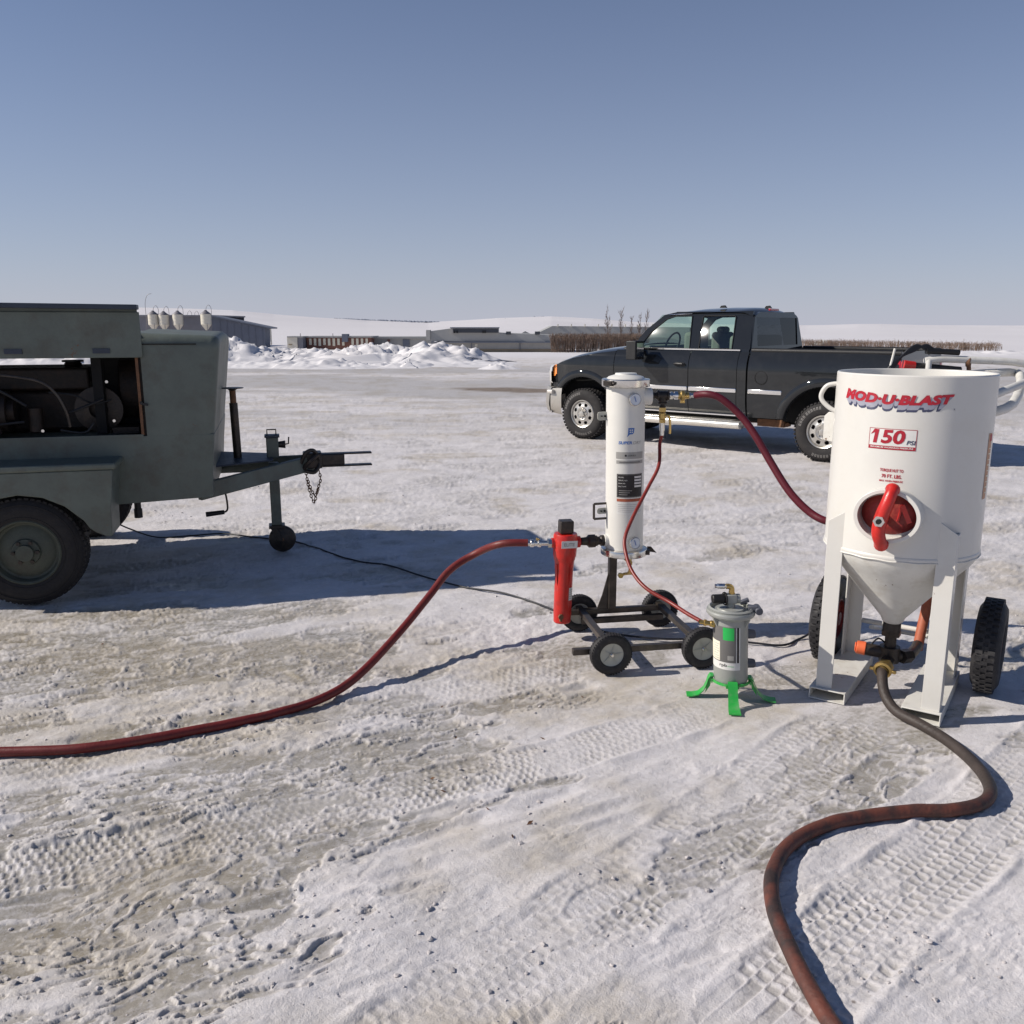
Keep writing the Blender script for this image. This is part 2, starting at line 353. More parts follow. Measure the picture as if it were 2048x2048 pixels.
# ------------------------------------------------------------------ snow ground (one sheet out to the horizon)
HILL=[(-900,628),(-600,626),(0,622),(300,618),(400,620),(480,623),(560,631),(650,637),(740,642),(860,645),(900,643),(1000,637),(1100,634),(1180,638),(1260,644),(1330,647),(1500,650),(1600,651),(1700,648),(1745,648),(1850,650.5),(1985,652),(2100,652),(2600,650)]
HX=np.array([(p[0]-1024)/FPX for p in HILL]);HZ=np.array([CAMH+(650-p[1])*1200/FPX for p in HILL])
TR=[ # tyre tracks: points, half width, tread period, depth, kind
 ([(-3.2,2.4),(-1.666,3.25),(-1.152,3.567),(-0.437,3.886),(0.462,4.33),(1.584,4.922),(2.907,5.571),(5.5,6.9)],0.135,0.055,0.016,0),
 ([(-3.0,1.95),(-1.551,2.52),(-1.066,2.688),(-0.489,2.946),(0.154,3.25),(0.859,3.72),(1.9,4.5)],0.13,0.050,0.015,1),
 ([(-0.3,1.75),(0.233,2.3),(0.498,2.547),(0.881,2.946),(1.29,3.379),(1.726,3.829),(2.6,4.8)],0.17,0.060,0.013,1),
 ([(0.7,1.95),(1.156,2.369),(1.407,2.574),(1.743,2.877),(1.942,3.054),(3.2,4.2)],0.15,0.065,0.016,0),
 ([(-3.2,6.4),(-1.825,8.139),(-1.194,9.17),(0.101,10.873),(3,15)],0.13,0.06,0.012,0),
 ([(-3.5,4.6),(-1.325,6.952),(-0.749,7.808),(0.189,9.028),(3.2,13)],0.13,0.06,0.016,1),
 ([(-0.8,5.9),(0.3,6.4),(1.252,6.952),(1.785,7.309),(2.738,8.139),(5,10)],0.14,0.06,0.010,0),
 ([(-0.9,2.35),(0.141,2.946),(0.797,3.425),(1.2,3.75)],0.03,0.02,0.010,2),
 ([(-2.9,2.95),(-1.4,3.62),(-0.6,3.95)],0.02,0.02,0.008,2),
 ([(-1.1,2.2),(-0.2,2.55),(0.5,2.95)],0.025,0.02,0.010,2),
 ([(-0.2,1.75),(0.55,2.15),(1.0,2.35)],0.02,0.02,0.007,2),
 ([(-2.6,2.75),(-1.2,3.42),(-.3,3.80),(.6,4.22),(1.6,4.75)],0.02,0.02,0.009,2),([(-2.6,2.66),(-1.2,3.33),(-.3,3.71),(.6,4.13)],0.018,0.02,0.008,2),([(-2.2,5.2),(-.6,5.75),(1.2,6.5),(3,7.6)],0.03,.02,.010,2),([(-1.2,7.0),(.2,8.1),(1.6,9.6)],0.03,.02,.011,2),([(-2.8,3.6),(-1.6,4.1),(-.2,4.9)],0.025,.02,.008,2),([(-.4,2.0),(.7,2.55),(1.3,2.95)],0.015,.02,.006,2),([(-4,14),(2,17.5),(9,19)],0.16,0.07,0.012,2),([(-6,16),(1,20.5),(9,23)],0.2,0.07,0.012,2),
]
rg=np.random.RandomState(5)
FOOT=[]
def walk(x,y,dx,dy,n):
    l=math.hypot(dx,dy);a=math.atan2(dy,dx)
    for i in range(n):
        s=(-1)**i*0.11
        FOOT.append((x+dx*i/l*0.55-math.sin(a)*s,y+dy*i/l*0.55+math.cos(a)*s,a+rg.uniform(-.15,.15)))
walk(0.9,9.6,0.4,-1,8);walk(1.3,6.3,-1,-.2,4);walk(.35,2.3,.9,.7,3);walk(-2.2,4.5,1,-.5,4);walk(3,7,-.6,-1,4);walk(-3,8,1,.2,5)
def polydist(x,y,P):
    best=np.full(x.shape,1e9);S=np.zeros_like(x);D=np.zeros_like(x);acc=0
    for (a,b) in zip(P[:-1],P[1:]):
        ax,ay=a;bx,by=b;l=math.hypot(bx-ax,by-ay);ux,uy=(bx-ax)/l,(by-ay)/l
        t=np.clip((x-ax)*ux+(y-ay)*uy,0,l);qx=x-ax-ux*t;qy=y-ay-uy*t;d2=qx*qx+qy*qy
        m=d2<best;best=np.where(m,d2,best);S=np.where(m,acc+t,S)
        D=np.where(m,(-(x-ax)*uy+(y-ay)*ux),D);acc+=l
    return np.sqrt(best),S,D
def macro(x,y):
    z=np.interp(y,[-5,45,75,110,150,260],[0,0,-.55,-1.6,-3.0,-3.4])
    t=np.where(y>1,x/np.maximum(y,1),0)
    prof=np.interp(t,HX,HZ)
    k=ss(260,1200,y)
    z=z*(1-k)+prof*k
    z=z+ (fbm(x/90,y/90,71,3)-.5)*3.0*ss(300,700,y)*(1-ss(1000,1150,y))
    z=np.where(y>1200,prof-(y-1200)*0.012,z)
    z=np.where((y>1200)&(y<=4000),np.maximum(z,np.minimum(prof,1.7)),z)
    return z
def detail(x,y):
    """small relief and surface state of the packed snow close to the camera"""
    fade=1-ss(14,34,y);f2=1-ss(30,60,y)
    wx=x+0.25*(fbm(x*1.1,y*1.1,3,3)-.5);wy=y+0.25*(fbm(x*1.1,y*1.1,8,3)-.5)
    # icy polished patches
    reg=0.0
    def blob(cx,cy,rx,ry,a=0):
        c,s_=math.cos(a),math.sin(a);u=((x-cx)*c+(y-cy)*s_)/rx;v=(-(x-cx)*s_+(y-cy)*c)/ry
        return np.exp(-(u*u+v*v))
    reg=reg+0.34*blob(-.55,3.1,1.0,.35,.35)+.30*blob(-1.5,2.7,.9,.4,.4)+.24*blob(-2.0,4.5,1.6,.8,.25)
    reg=reg+.34*blob(.85,2.7,.75,.22,.75)+.25*blob(1.3,3.3,.5,.25,.7)+.26*blob(1.9,2.6,.5,.25,.7)+.12*blob(-.4,4.7,1.2,.5,.3)
    reg=reg-.35*blob(.2,2.25,.75,.25,.2)-.40*blob(1.35,2.35,.35,.4,.3)-.25*blob(1.9,3.1,.3,.3,.3)-.30*blob(.9,3.1,.6,.3,.3)-.12*blob(1.2,5.6,2.5,1.2,.2)
    wa=wx*.92+wy*.39;wb=-wx*.39+wy*.92;n1=fbm(wa*1.3,wb*3.4,21,5,.6)
    ice=ss(0.52,0.63,n1+reg-.015)
    r1=1-np.abs(fbm(wa*3.4,wb*9,27,5,.6)-.5)*2;r2=1-np.abs(fbm(wa*7,wb*16,33,4,.6)-.5)*2;vein=np.maximum(ss(.84,.95,r1),.8*ss(.88,.97,r2));ice=ice*(1-.72*vein)+.35*ss(.60,.70,fbm(wa*3.1+9,wb*8,29,4,.6))*ss(.40,.50,n1+reg)*(1-vein)
    far=ss(12,20,y)*(1-ss(34,42,y+0.15*x))
    band=ss(.42,.6,fbm(x*.12,y*.35,31,4)+.12)
    ice=np.maximum(ice*(1-.62*ss(5,8,y)),far*band*.55)
    # trampled lumps
    an=x*.92+y*.39;bn=-x*.39+y*.92
    a=fbm(an*2.6,bn*6.5,41,4,.55);b=np.abs(fbm(an*6.0,bn*17,47,4,.6)-.5)*2
    c=fbm(an*20,bn*44,53,3,.6)
    h=(fbm(x*.7,y*.7,11,3)-.5)*.05
    rough=.35+.9*ss(.42,.62,fbm(x*.9,y*1.3,61,3))
    h=h+(1-ice*.5)*((a-.5)*.027+(.42-b)*(.0105-.005*ss(5,9,y))*rough+(c-.5)*.0085*rough)
    edge=ss(.15,.5,ice)
    h=h-.006*edge+.0022*vein*ss(.45,.6,n1+reg)
    crust=ss(.57,.66,fbm(an*9,bn*20,59,4,.65))*rough
    h=h+crust*.0030*(1-ice*.5)*(1-.5*ss(5,9,y))
    dirt=ss(.45,.75,fbm(x*1.7+5,y*2.3,83,4)+.25*blob(-1.9,4.4,1.7,.9,.25)+.15*blob(-1.2,3.4,1.5,.5,.4)+.2*blob(.4,3.7,.8,.3,.3)-.25*blob(.9,2.5,1,.4,.3)-.1*blob(0,9,6,3))
    for P,hw,per,dep,kind in TR:
        xs=[p[0] for p in P];ys=[p[1] for p in P]
        m=(x>min(xs)-.5)&(x<max(xs)+.5)&(y>min(ys)-.5)&(y<max(ys)+.5)
        if not m.any():continue
        X=x[m];Y=y[m];d,S,D=polydist(X,Y,P);wob=(fbm(S*1.5,D*0+3,91,2)-.5)*.03
        D=D+wob;dd=np.abs(D)
        worn=(.38+.50*ss(.34,.62,fbm(X*1.3,Y*1.3,97,3)))*(.35+.65*ss(.36,.60,fbm(X*6,Y*6,95,4)))
        inside=1-ss(hw*.92,hw*1.06,dd)
        inside=inside*(d<hw*1.6)
        if kind==2:
            g=-dep*np.exp(-(D/hw)**2)+dep*.6*np.exp(-((dd-hw*1.8)/(hw*.8))**2)
            hh=h[m];hh=hh+g*worn*(d<hw*4);h[m]=hh;continue
        row=np.floor((D+hw)/(hw*2/7));ph=S/(per*.66)*2*PI+row*2.6+ (dd*30 if kind else 0)+(fbm(S*5,D*5,98,3)-.5)*7
        blk=np.tanh(3.0*np.sin(ph)+1.0)*.5+.5
        groove=np.abs(((D+hw)/(hw*2/7))%1-.5)*2;blk=blk*ss(1.0,.72,groove)
        g=-dep*.50*(0.35+.65*blk)+.001+(fbm(X*22,Y*26,93,3)-.5)*.010
        berm=dep*.75*np.exp(-((dd-hw*1.13)/(hw*.10))**2)*(d<hw*1.5)*(.4+.9*fbm(S*12,D*9,99,2))
        hh=h[m];flat=hh*(1-.65*inside*worn)
        h[m]=flat+(g*inside+berm)*worn
        ii=ice[m];ice[m]=np.clip(ii*(1-.3*inside)+inside*worn*(blk*.75-.08),0,1)  # deeper tread prints coloured darker through the ice value
    for fx,fy,fa in FOOT:
        m=(np.abs(x-fx)<.3)&(np.abs(y-fy)<.3)
        if not m.any():continue
        X=x[m]-fx;Y=y[m]-fy;u=X*math.cos(fa)+Y*math.sin(fa);v=-X*math.sin(fa)+Y*math.cos(fa)
        hw=.048+.010*np.cos(u*22+.6);e=(u/.150)**4+(v/hw)**2
        ins=1-ss(.7,1.15,e);rid=np.tanh(3*np.sin(u*2*PI/.022+np.abs(v)*50))
        rim=np.exp(-((np.sqrt(e)-1.18)/.14)**2)
        wf=(.12+.38*ss(.35,.6,fbm(x[m]*3,y[m]*3,94,3)));h[m]=h[m]*(1-.4*ins)+wf*(ins*(-.010+.003*rid)+rim*.004)
    cm=0
    for cx_,cy_,cr_ in ((1.80,3.94,.46),(1.48,3.80,.2),(1.88,3.56,.2),(.65,4.5,.42),(.496,4.146,.14),(.97,4.23,.14),(1.03,3.86,.24),(1.55,4.33,.2),(2.22,3.95,.2),(-3,5.3,.3),(-1.75,6.6,.15),(1.1,13.4,.6),(4.0,11.1,.6)):
        cm=np.maximum(cm,1-ss(cr_*.8,cr_*1.25,np.hypot(x-cx_,y-cy_)))
    h=h*(1-.85*cm)-.004*cm
    h=h*(fade*.9+.1*f2)
    # bare brown gravel strip beyond, left of the truck
    gr=ss(.55,.8,np.exp(-(((x-1.3)/(3.6))**4+((y-23.6+.30*(x-1))/1.2)**2))+.25*(fbm(x*1.3,y*1.3,67,3)-.5))
    return h,ice,dirt,gr
rows=[.75,.85,.95,1.04,1.12,1.2,1.27,1.34,1.40,1.46,1.51]
px=2160.0
while px>676:
    rows.append(float(gz(1024,px).y));px-=2.0 if px>760 else 1.6
ys=rows[:]
y=ys[-1]
while y<1180: y*=1.035; ys.append(y)
ys+= [1200,1215,1300,1500,2000,3000,4500,7000]
ys=np.array(ys)
ts=np.concatenate([-np.arange(.76,1.9,.006)[::-1],np.arange(-0.755,0.7551,0.00165),np.arange(.76,1.9,.006)])
T,Yg=np.meshgrid(ts,ys);Xg=T*Yg
x=Xg.ravel();y=Yg.ravel()
z=macro(x,y);near=y<62
ice=np.zeros_like(x);dirt=np.zeros_like(x);grv=np.zeros_like(x)
h,i_,d_,g_=detail(x[near].copy(),y[near].copy())
z[near]+=h;ice[near]=i_;dirt[near]=d_;grv[near]=g_
def np_mesh(name,verts,faces,m,attrs=None,smooth=True):
    me=bpy.data.meshes.new(name);nv=len(verts);nf=len(faces)
    me.vertices.add(nv);me.vertices.foreach_set('co',verts.astype(np.float32).ravel())
    me.loops.add(nf*4);me.loops.foreach_set('vertex_index',faces.astype(np.int32).ravel())
    me.polygons.add(nf);me.polygons.foreach_set('loop_start',np.arange(0,nf*4,4,dtype=np.int32))
    me.update(calc_edges=True)
    me.polygons.foreach_set('use_smooth',[smooth]*nf)
    for k,v in (attrs or {}).items():
        a=me.attributes.new(k,'FLOAT','POINT');a.data.foreach_set('value',v.astype(np.float32))
    me.materials.append(m);o=bpy.data.objects.new(name,me);COL.objects.link(o);return o
def gridfaces(nr,nc,off=0):
    j,i=np.meshgrid(np.arange(nr-1),np.arange(nc-1),indexing='ij');a=(j*nc+i).ravel()+off
    return np.stack([a,a+1,a+nc+1,a+nc],1)

def snow_material(name,clean=False):
    m=bpy.data.materials.new(name);m.use_nodes=True;N=m.node_tree.nodes;L=m.node_tree.links;b=N['Principled BSDF']
    geo=N.new('ShaderNodeNewGeometry')
    def noise(sc,det=5,ro=.6,stretch=(1,1,1),rz=0):
        mp=N.new('ShaderNodeMapping');mp.inputs['Scale'].default_value=stretch;mp.inputs['Rotation'].default_value=(0,0,rz);L.new(geo.outputs['Position'],mp.inputs[0])
        n=N.new('ShaderNodeTexNoise');n.inputs['Scale'].default_value=sc;n.inputs['Detail'].default_value=det;n.inputs['Roughness'].default_value=ro;L.new(mp.outputs[0],n.inputs['Vector']);return n.outputs[0]
    def rng(s,a,b_,c,d):
        r=N.new('ShaderNodeMapRange');r.inputs[1].default_value=a;r.inputs[2].default_value=b_;r.inputs[3].default_value=c;r.inputs[4].default_value=d;L.new(s,r.inputs[0]);return r.outputs[0]
    def mixc(f,A,B):
        x=N.new('ShaderNodeMix');x.data_type='RGBA'
        if isinstance(f,float):x.inputs[0].default_value=f
        else:L.new(f,x.inputs[0])
        for s,k in ((A,6),(B,7)):
            if isinstance(s,tuple):x.inputs[k].default_value=(*s,1)
            else:L.new(s,x.inputs[k])
        return x.outputs[2]
    def math_(op,A,B):
        x=N.new('ShaderNodeMath');x.operation=op;x.use_clamp=(op!='ADD')
        for s,k in ((A,0),(B,1)):
            if isinstance(s,(int,float)):x.inputs[k].default_value=s
            else:L.new(s,x.inputs[k])
        return x.outputs[0]
    if clean:
        c=mixc(rng(noise(.5),.35,.65,0,1),(.68,.665,.675),(.61,.595,.605))
        c=mixc(rng(noise(.012,4,.6,(1,.4,1)),.45,.7,0,.5),c,(.50,.485,.49))
        L.new(c,b.inputs['Base Color']);b.inputs['Roughness'].default_value=.8
        return m
    at_=lambda n:(lambda a:(setattr(a,'attribute_name',n),a.outputs['Fac'])[1])(N.new('ShaderNodeAttribute'))
    ice=at_('ice');dirt=at_('dirt');grv=at_('gravel');farm=at_('far')
    c=mixc(rng(noise(3,6,.65),.35,.65,0,1),(.64,.612,.618),(.54,.515,.508))
    c=mixc(rng(noise(28,5,.7),.46,.66,0,.55),c,(.69,.67,.68))
    sp=rng(noise(60,3,.7),.60,.72,0,.35)
    c=mixc(sp,c,(.30,.26,.215))
    dd=math_('MULTIPLY',dirt,rng(noise(5,6,.7),.35,.62,.25,1.0))
    c=mixc(math_('MULTIPLY',dd,.62),c,(.41,.355,.265))
    ic=mixc(rng(noise(6,6,.7),.38,.62,0,1),(.205,.185,.148),(.30,.278,.235))
    ic=mixc(math_('MULTIPLY',dirt,.5),ic,(.245,.205,.14))
    ic=mixc(rng(noise(45,4,.7),.52,.66,0,.8),ic,(.44,.42,.41))
    ff=math_('MULTIPLY',ice,rng(noise(14,6,.75),.32,.52,.55,1.0))
    c=mixc(math_('MULTIPLY',ff,.85),c,ic)
    fc=mixc(rng(noise(.35,5,.6,(.35,1,1)),.4,.62,0,1),(.63,.608,.615),(.52,.50,.485))
    fc=mixc(rng(noise(.010,4,.6,(1,.4,1)),.45,.7,0,.35),(.66,.64,.65),(.58,.56,.57))
    c=mixc(farm,c,fc)
    c=mixc(grv,c,mixc(rng(noise(4,6,.8),.35,.65,0,1),(.15,.105,.065),(.27,.215,.155)))
    # bits of grit lying about
    v=N.new('ShaderNodeTexVoronoi');v.inputs['Scale'].default_value=9;L.new(geo.outputs['Position'],v.inputs['Vector'])
    g=rng(v.outputs['Distance'],.035,.07,1,0);g=math_('MULTIPLY',g,rng(noise(1.7,3),.5,.62,0,.8))
    c=mixc(g,c,(.12,.085,.06))
    L.new(c,b.inputs['Base Color'])
    L.new(rng(math_('MULTIPLY',ff,1.0),0,1,.72,.27),b.inputs['Roughness'])
    b.inputs['Specular IOR Level'].default_value=.35
    bsum=math_('ADD',math_('MULTIPLY',noise(60,6,.7),.5),math_('MULTIPLY',noise(190,3,.7),.35))
    bp=N.new('ShaderNodeBump');L.new(rng(ff,0,1,.65,.30),bp.inputs['Strength']);bp.inputs['Distance'].default_value=.012
    L.new(bsum,bp.inputs['Height']);L.new(bp.outputs[0],b.inputs['Normal'])
    return m
M['crumb']=mat('dirty_snow_crumb',(.47,.44,.43),.85,0,.25,4);M['snow']=snow_material('packed_snow');M['snow_clean']=snow_material('clean_snow',True)
V=np.stack([x,y,z],1);Fc=gridfaces(len(ys),len(ts))
# the rest of the plain, round the back and the sides, coarser
cr=np.array([0.0,1.2,2,3,5,8,13,20,32,45,60,80,110,150,260,500,1200,4000]);ca=np.linspace(0,2*PI,73)
A,Rr=np.meshgrid(ca,cr);X2=(Rr*np.cos(A)).ravel();Y2=(Rr*np.sin(A)).ravel()
Z2=macro(X2,Y2)-.02;F2=gridfaces(len(cr),len(ca),len(V))
cx=X2[F2-len(V)];cy=Y2[F2-len(V)]
keep=~((cy>0.78).all(1)&(np.abs(cx)<1.85*cy).all(1))
Z2=np.where((Y2>.9)&(np.abs(X2)<1.88*Y2),Z2-.06-.002*Rr.ravel(),Z2)
V=np.concatenate([V,np.stack([X2,Y2,Z2],1)]);Fc=np.concatenate([Fc,F2[keep]])
pad=lambda a:np.concatenate([a,np.zeros(len(X2))])
far_=np.concatenate([ss(36,60,y),ss(36,60,np.abs(Y2))])
ground=np_mesh('snow_ground',V,Fc,M['snow'],{'ice':pad(ice),'dirt':pad(dirt),'gravel':pad(grv),'far':far_})
tag(ground,kind='structure')

# ploughed snow bank
def bank(name,P,w_,seed,res=.10,m=None):
    """P: list of (x,y,height); a ridge of ploughed lumps along it"""
    L_=[0]
    for a,b in zip(P[:-1],P[1:]):L_.append(L_[-1]+math.hypot(b[0]-a[0],b[1]-a[1]))
    n=int(L_[-1]/res)+2;s=np.linspace(0,L_[-1],n);cx=np.interp(s,L_,[p[0] for p in P]);cy=np.interp(s,L_,[p[1] for p in P]);hh=np.interp(s,L_,[p[2] for p in P])
    k=int(2*w_/res/1.3);v=np.linspace(-1,1,k);S,Vv=np.meshgrid(s,v,indexing='ij')
    dx=np.gradient(cx);dy=np.gradient(cy);l=np.hypot(dx,dy);nx=-dy/l;ny=dx/l
    X=cx[:,None]+nx[:,None]*Vv*w_;Y=cy[:,None]+ny[:,None]*Vv*w_
    prof=np.clip(1-np.abs(Vv)**1.7,0,1)
    big=fbm(X*.55,Y*.55,seed,3);lump=np.abs(fbm(X*1.3,Y*1.3,seed+5,4,.6)-.5)*2
    ch=np.floor(fbm(X*1.8,Y*1.8,seed+9,2)*7)/7
    sharp=np.abs(fbm(X*2.6+3,Y*2.6,seed+14,3,.6)-.5)*2
    H=.9*hh[:,None]*prof*(.6+.8*big)*(1.08-.45*lump-.25*sharp)+prof*(ch-.5)*.8*np.minimum(hh[:,None],.6)+prof*(.5-lump)*.22*np.minimum(hh[:,None],.7)*ss(.4,.6,fbm(X*3.3,Y*3.3,seed+21,2))
    endf=ss(0,1.5,S)*ss(0,1.5,L_[-1]-S)
    Z=macro(X.ravel(),Y.ravel()).reshape(X.shape)+H*endf*ss(0,.12,1-np.abs(Vv))-.06+.05*fbm(X*4,Y*4,seed+2,2)*prof
    Z=np.where(np.abs(Vv)>.97,Z-.15,Z)
    o=np_mesh(name,np.stack([X.ravel(),Y.ravel(),Z.ravel()],1),gridfaces(n,k),M['snow_clean'])
    return tag(o,kind='structure')
bank('snow_bank',[(-30,40,.9),(-20,41,1.0),(-14.5,42,1.35),(-12.8,42.5,1.05),(-11.8,43,.78),(-10.5,43,.72),(-8.8,42,.60),(-7.6,41,.62),(-6.6,42,.95),(-5.2,43,.66),(-4,42,.90),(-3,41,.72),(-2.2,40,.30),(-.8,39.5,.16),(1,39.3,.08)],3.6,111)
bank('snow_bank',[(-15,38.2,.16),(-12,37.8,.22),(-9.5,37.6,.24),(-7.4,37.2,.42),(-6,37.4,.18),(-4.4,38,.30),(-2.5,37.6,.12)],2.4,151,.08)
bank('snow_bank',[(-1.6,36.0,.2),(-.9,35.6,.42),(-.2,35.8,.5),(.5,36.2,.18)],1.0,171,.06)
bank('snow_bank',[(22,62,.10),(29,62,.18),(34,61,.30),(40,61,.3)],2.4,191,.15)

# ------------------------------------------------------------------ pickup truck (x along the truck to the rear, y away from the camera side)
truck=thing('pickup_truck','dark grey extended cab pickup truck parked side on behind the white dryer column','pickup truck',(1.13,13.44,0),-39.2)
def interp(x,t): return float(np.interp(x,[a for a,_ in t],[b for _,b in t]))
SIDE=[(.30,.10),(.50,.065),(.62,.03),(.75,.008),(.90,0),(1.0,-.006),(1.12,-.012),(1.20,-.004),(1.27,.015),(1.33,.045),(1.38,.085),(1.45,.12)]
def sidew(u,z):
    w_=interp(z,SIDE)
    if u<-.35:w_+=.55*max(0,(-.35-u))**1.6
    if u>4.2:w_+=.06*(u-4.2)
    return w_
FWU,RWU,WZ=-.06,3.66,.383
def zb(u,base):
    for c,r in ((FWU,.565),(RWU,.575)):
        d=abs(u-c)
        if d<r:
            zz=WZ+math.sqrt(r*r-d*d)
            if zz>base:return zz
    return base
def side_patch(u0,u1,z0f,z1f,du=.03,nz=16,far=False):
    n=max(2,int((u1-u0)/du)+1);rows=[]
    for i in range(n+1):
        u=u0+(u1-u0)*i/n;a=z0f(u);b=z1f(u);r=[]
        for k in range(nz+1):
            z=a+(b-a)*k/nz;w_=sidew(u,z);r.append((u,2-w_ if far else w_,z))
        rows.append(r)
    return rows
def hoodz(u): return interp(u,[(-.86,1.02),(-.74,1.07),(-.62,1.12),(-.5,1.165),(-.24,1.245),(.14,1.315),(.64,1.375),(.72,1.38)])
# body shell: fenders, hood, bed sides
for far in (False,True):
    b=MB();b.grid(side_patch(-.72,.488,lambda u:zb(u,.55),lambda u:min(hoodz(u)-.012,1.38),far=far));b.build('front_fender',M['paint'],truck,ang=50)
    b=MB();b.grid(side_patch(2.60,4.5,lambda u:zb(u,.50),lambda u:1.385,far=far));b.build('bed_side',M['paint'],truck,ang=50)
h=MB();rows=[]
for i in range(26):
    u=-.86+(1.58)*i/25;zz=hoodz(u);w0=sidew(u,min(zz,1.38))+.004
    rows.append([(u,w0+(2-2*w0)*k/20,zz+.075*(1-abs(k/10-1)**2.6)-.01*(k in (0,20))) for k in range(21)])
h.grid(rows);h.build('hood',M['paint'],truck,ang=50)
# nose
n_=MB();rows=[]
for k in range(25):
    w_=.10+1.8*k/24;e=abs(w_-1)/.9;u0=-.98+.24*e**2.4
    rows.append([(u0+.10*(1-(z-.6)/.46 if False else 0)+ (.05 if z>1.0 else 0)+(.09 if z>1.04 else 0),w_,z) for z in (.60,.75,.9,1.0,1.03,1.06)])
n_.grid(rows);n_.build('nose_panel',M['paint'],truck)
g=MB();g.box(-1.02,-.95,.45,1.55,.74,.98);gr_=g.build('grille',M['chrome_dull'],truck,bevel=.01)
for side in (0,1):
    L_=MB();rows=[]
    for k in range(9):
        t=k/8;w_=.02+.34*t;u0=-.66-.26*t**.7
        if side:w_=2-w_
        rows.append([(u0+.02,w_,.83),(u0-.015,w_+(.0),.86),(u0-.02,w_,1.0),(u0,w_,1.08),(u0+.05,w_,1.115)])
    L_.grid(rows);L_.build('headlight',M['lens'],truck)
    A_=MB();rows=[]
    for k in range(7):
        t=k/6;u0=-.69+.10*t;w_=sidew(u0,1.0)-.012*math.sin(PI*t)-.004
        if side:w_=2-w_
        rows.append([(u0,w_+(.0),z) for z in (.94 if t<.7 else .97,1.0,1.06,1.10+.02*t)])
    A_.grid(rows);A_.build('marker_lamp',M['amber'],truck)
# bumper, wrapped round the nose
bp_=MB();rows=[]
for k in range(33):
    e=k/32*2-1;w_=1+e*1.02;u0=-1.08+.42*abs(e)**3.2+ (0.0)
    zz=[(.06,.36),(.0,.40),(-.03,.50),(-.02,.62),(-.015,.70),(.02,.765),(.10,.775)]
    rows.append([(u0+a,w_,z) for a,z in zz])
bp_.grid(rows)
for s_ in (0,1):
    rows=[]
    for k in range(9):
        u0=-.66+.20*k/8;w_=-.02+.01*k/8
        if s_:w_=2-w_
        rows.append([(u0,w_+( -b2 if s_ else b2),z-(.03*k/8 if z<.5 else 0)) for b2,z in ((.05,.37),(.01,.42),(0,.52),(0,.66),(.015,.755),(.06,.772))])
    bp_.grid(rows)
bp_.build('front_bumper',M['chrome_dull'],truck,ang=50)
fg=MB();fg.cyl((-.69,-.03,.70),(-.60,-.035,.70),.035,n=16);fg.build('fog_lamp',M['lens'],truck)
rb=MB();rb.box(4.52,4.68,.05,1.95,.52,.72);rb.build('rear_bumper',M['chrome_dull'],truck,bevel=.02)
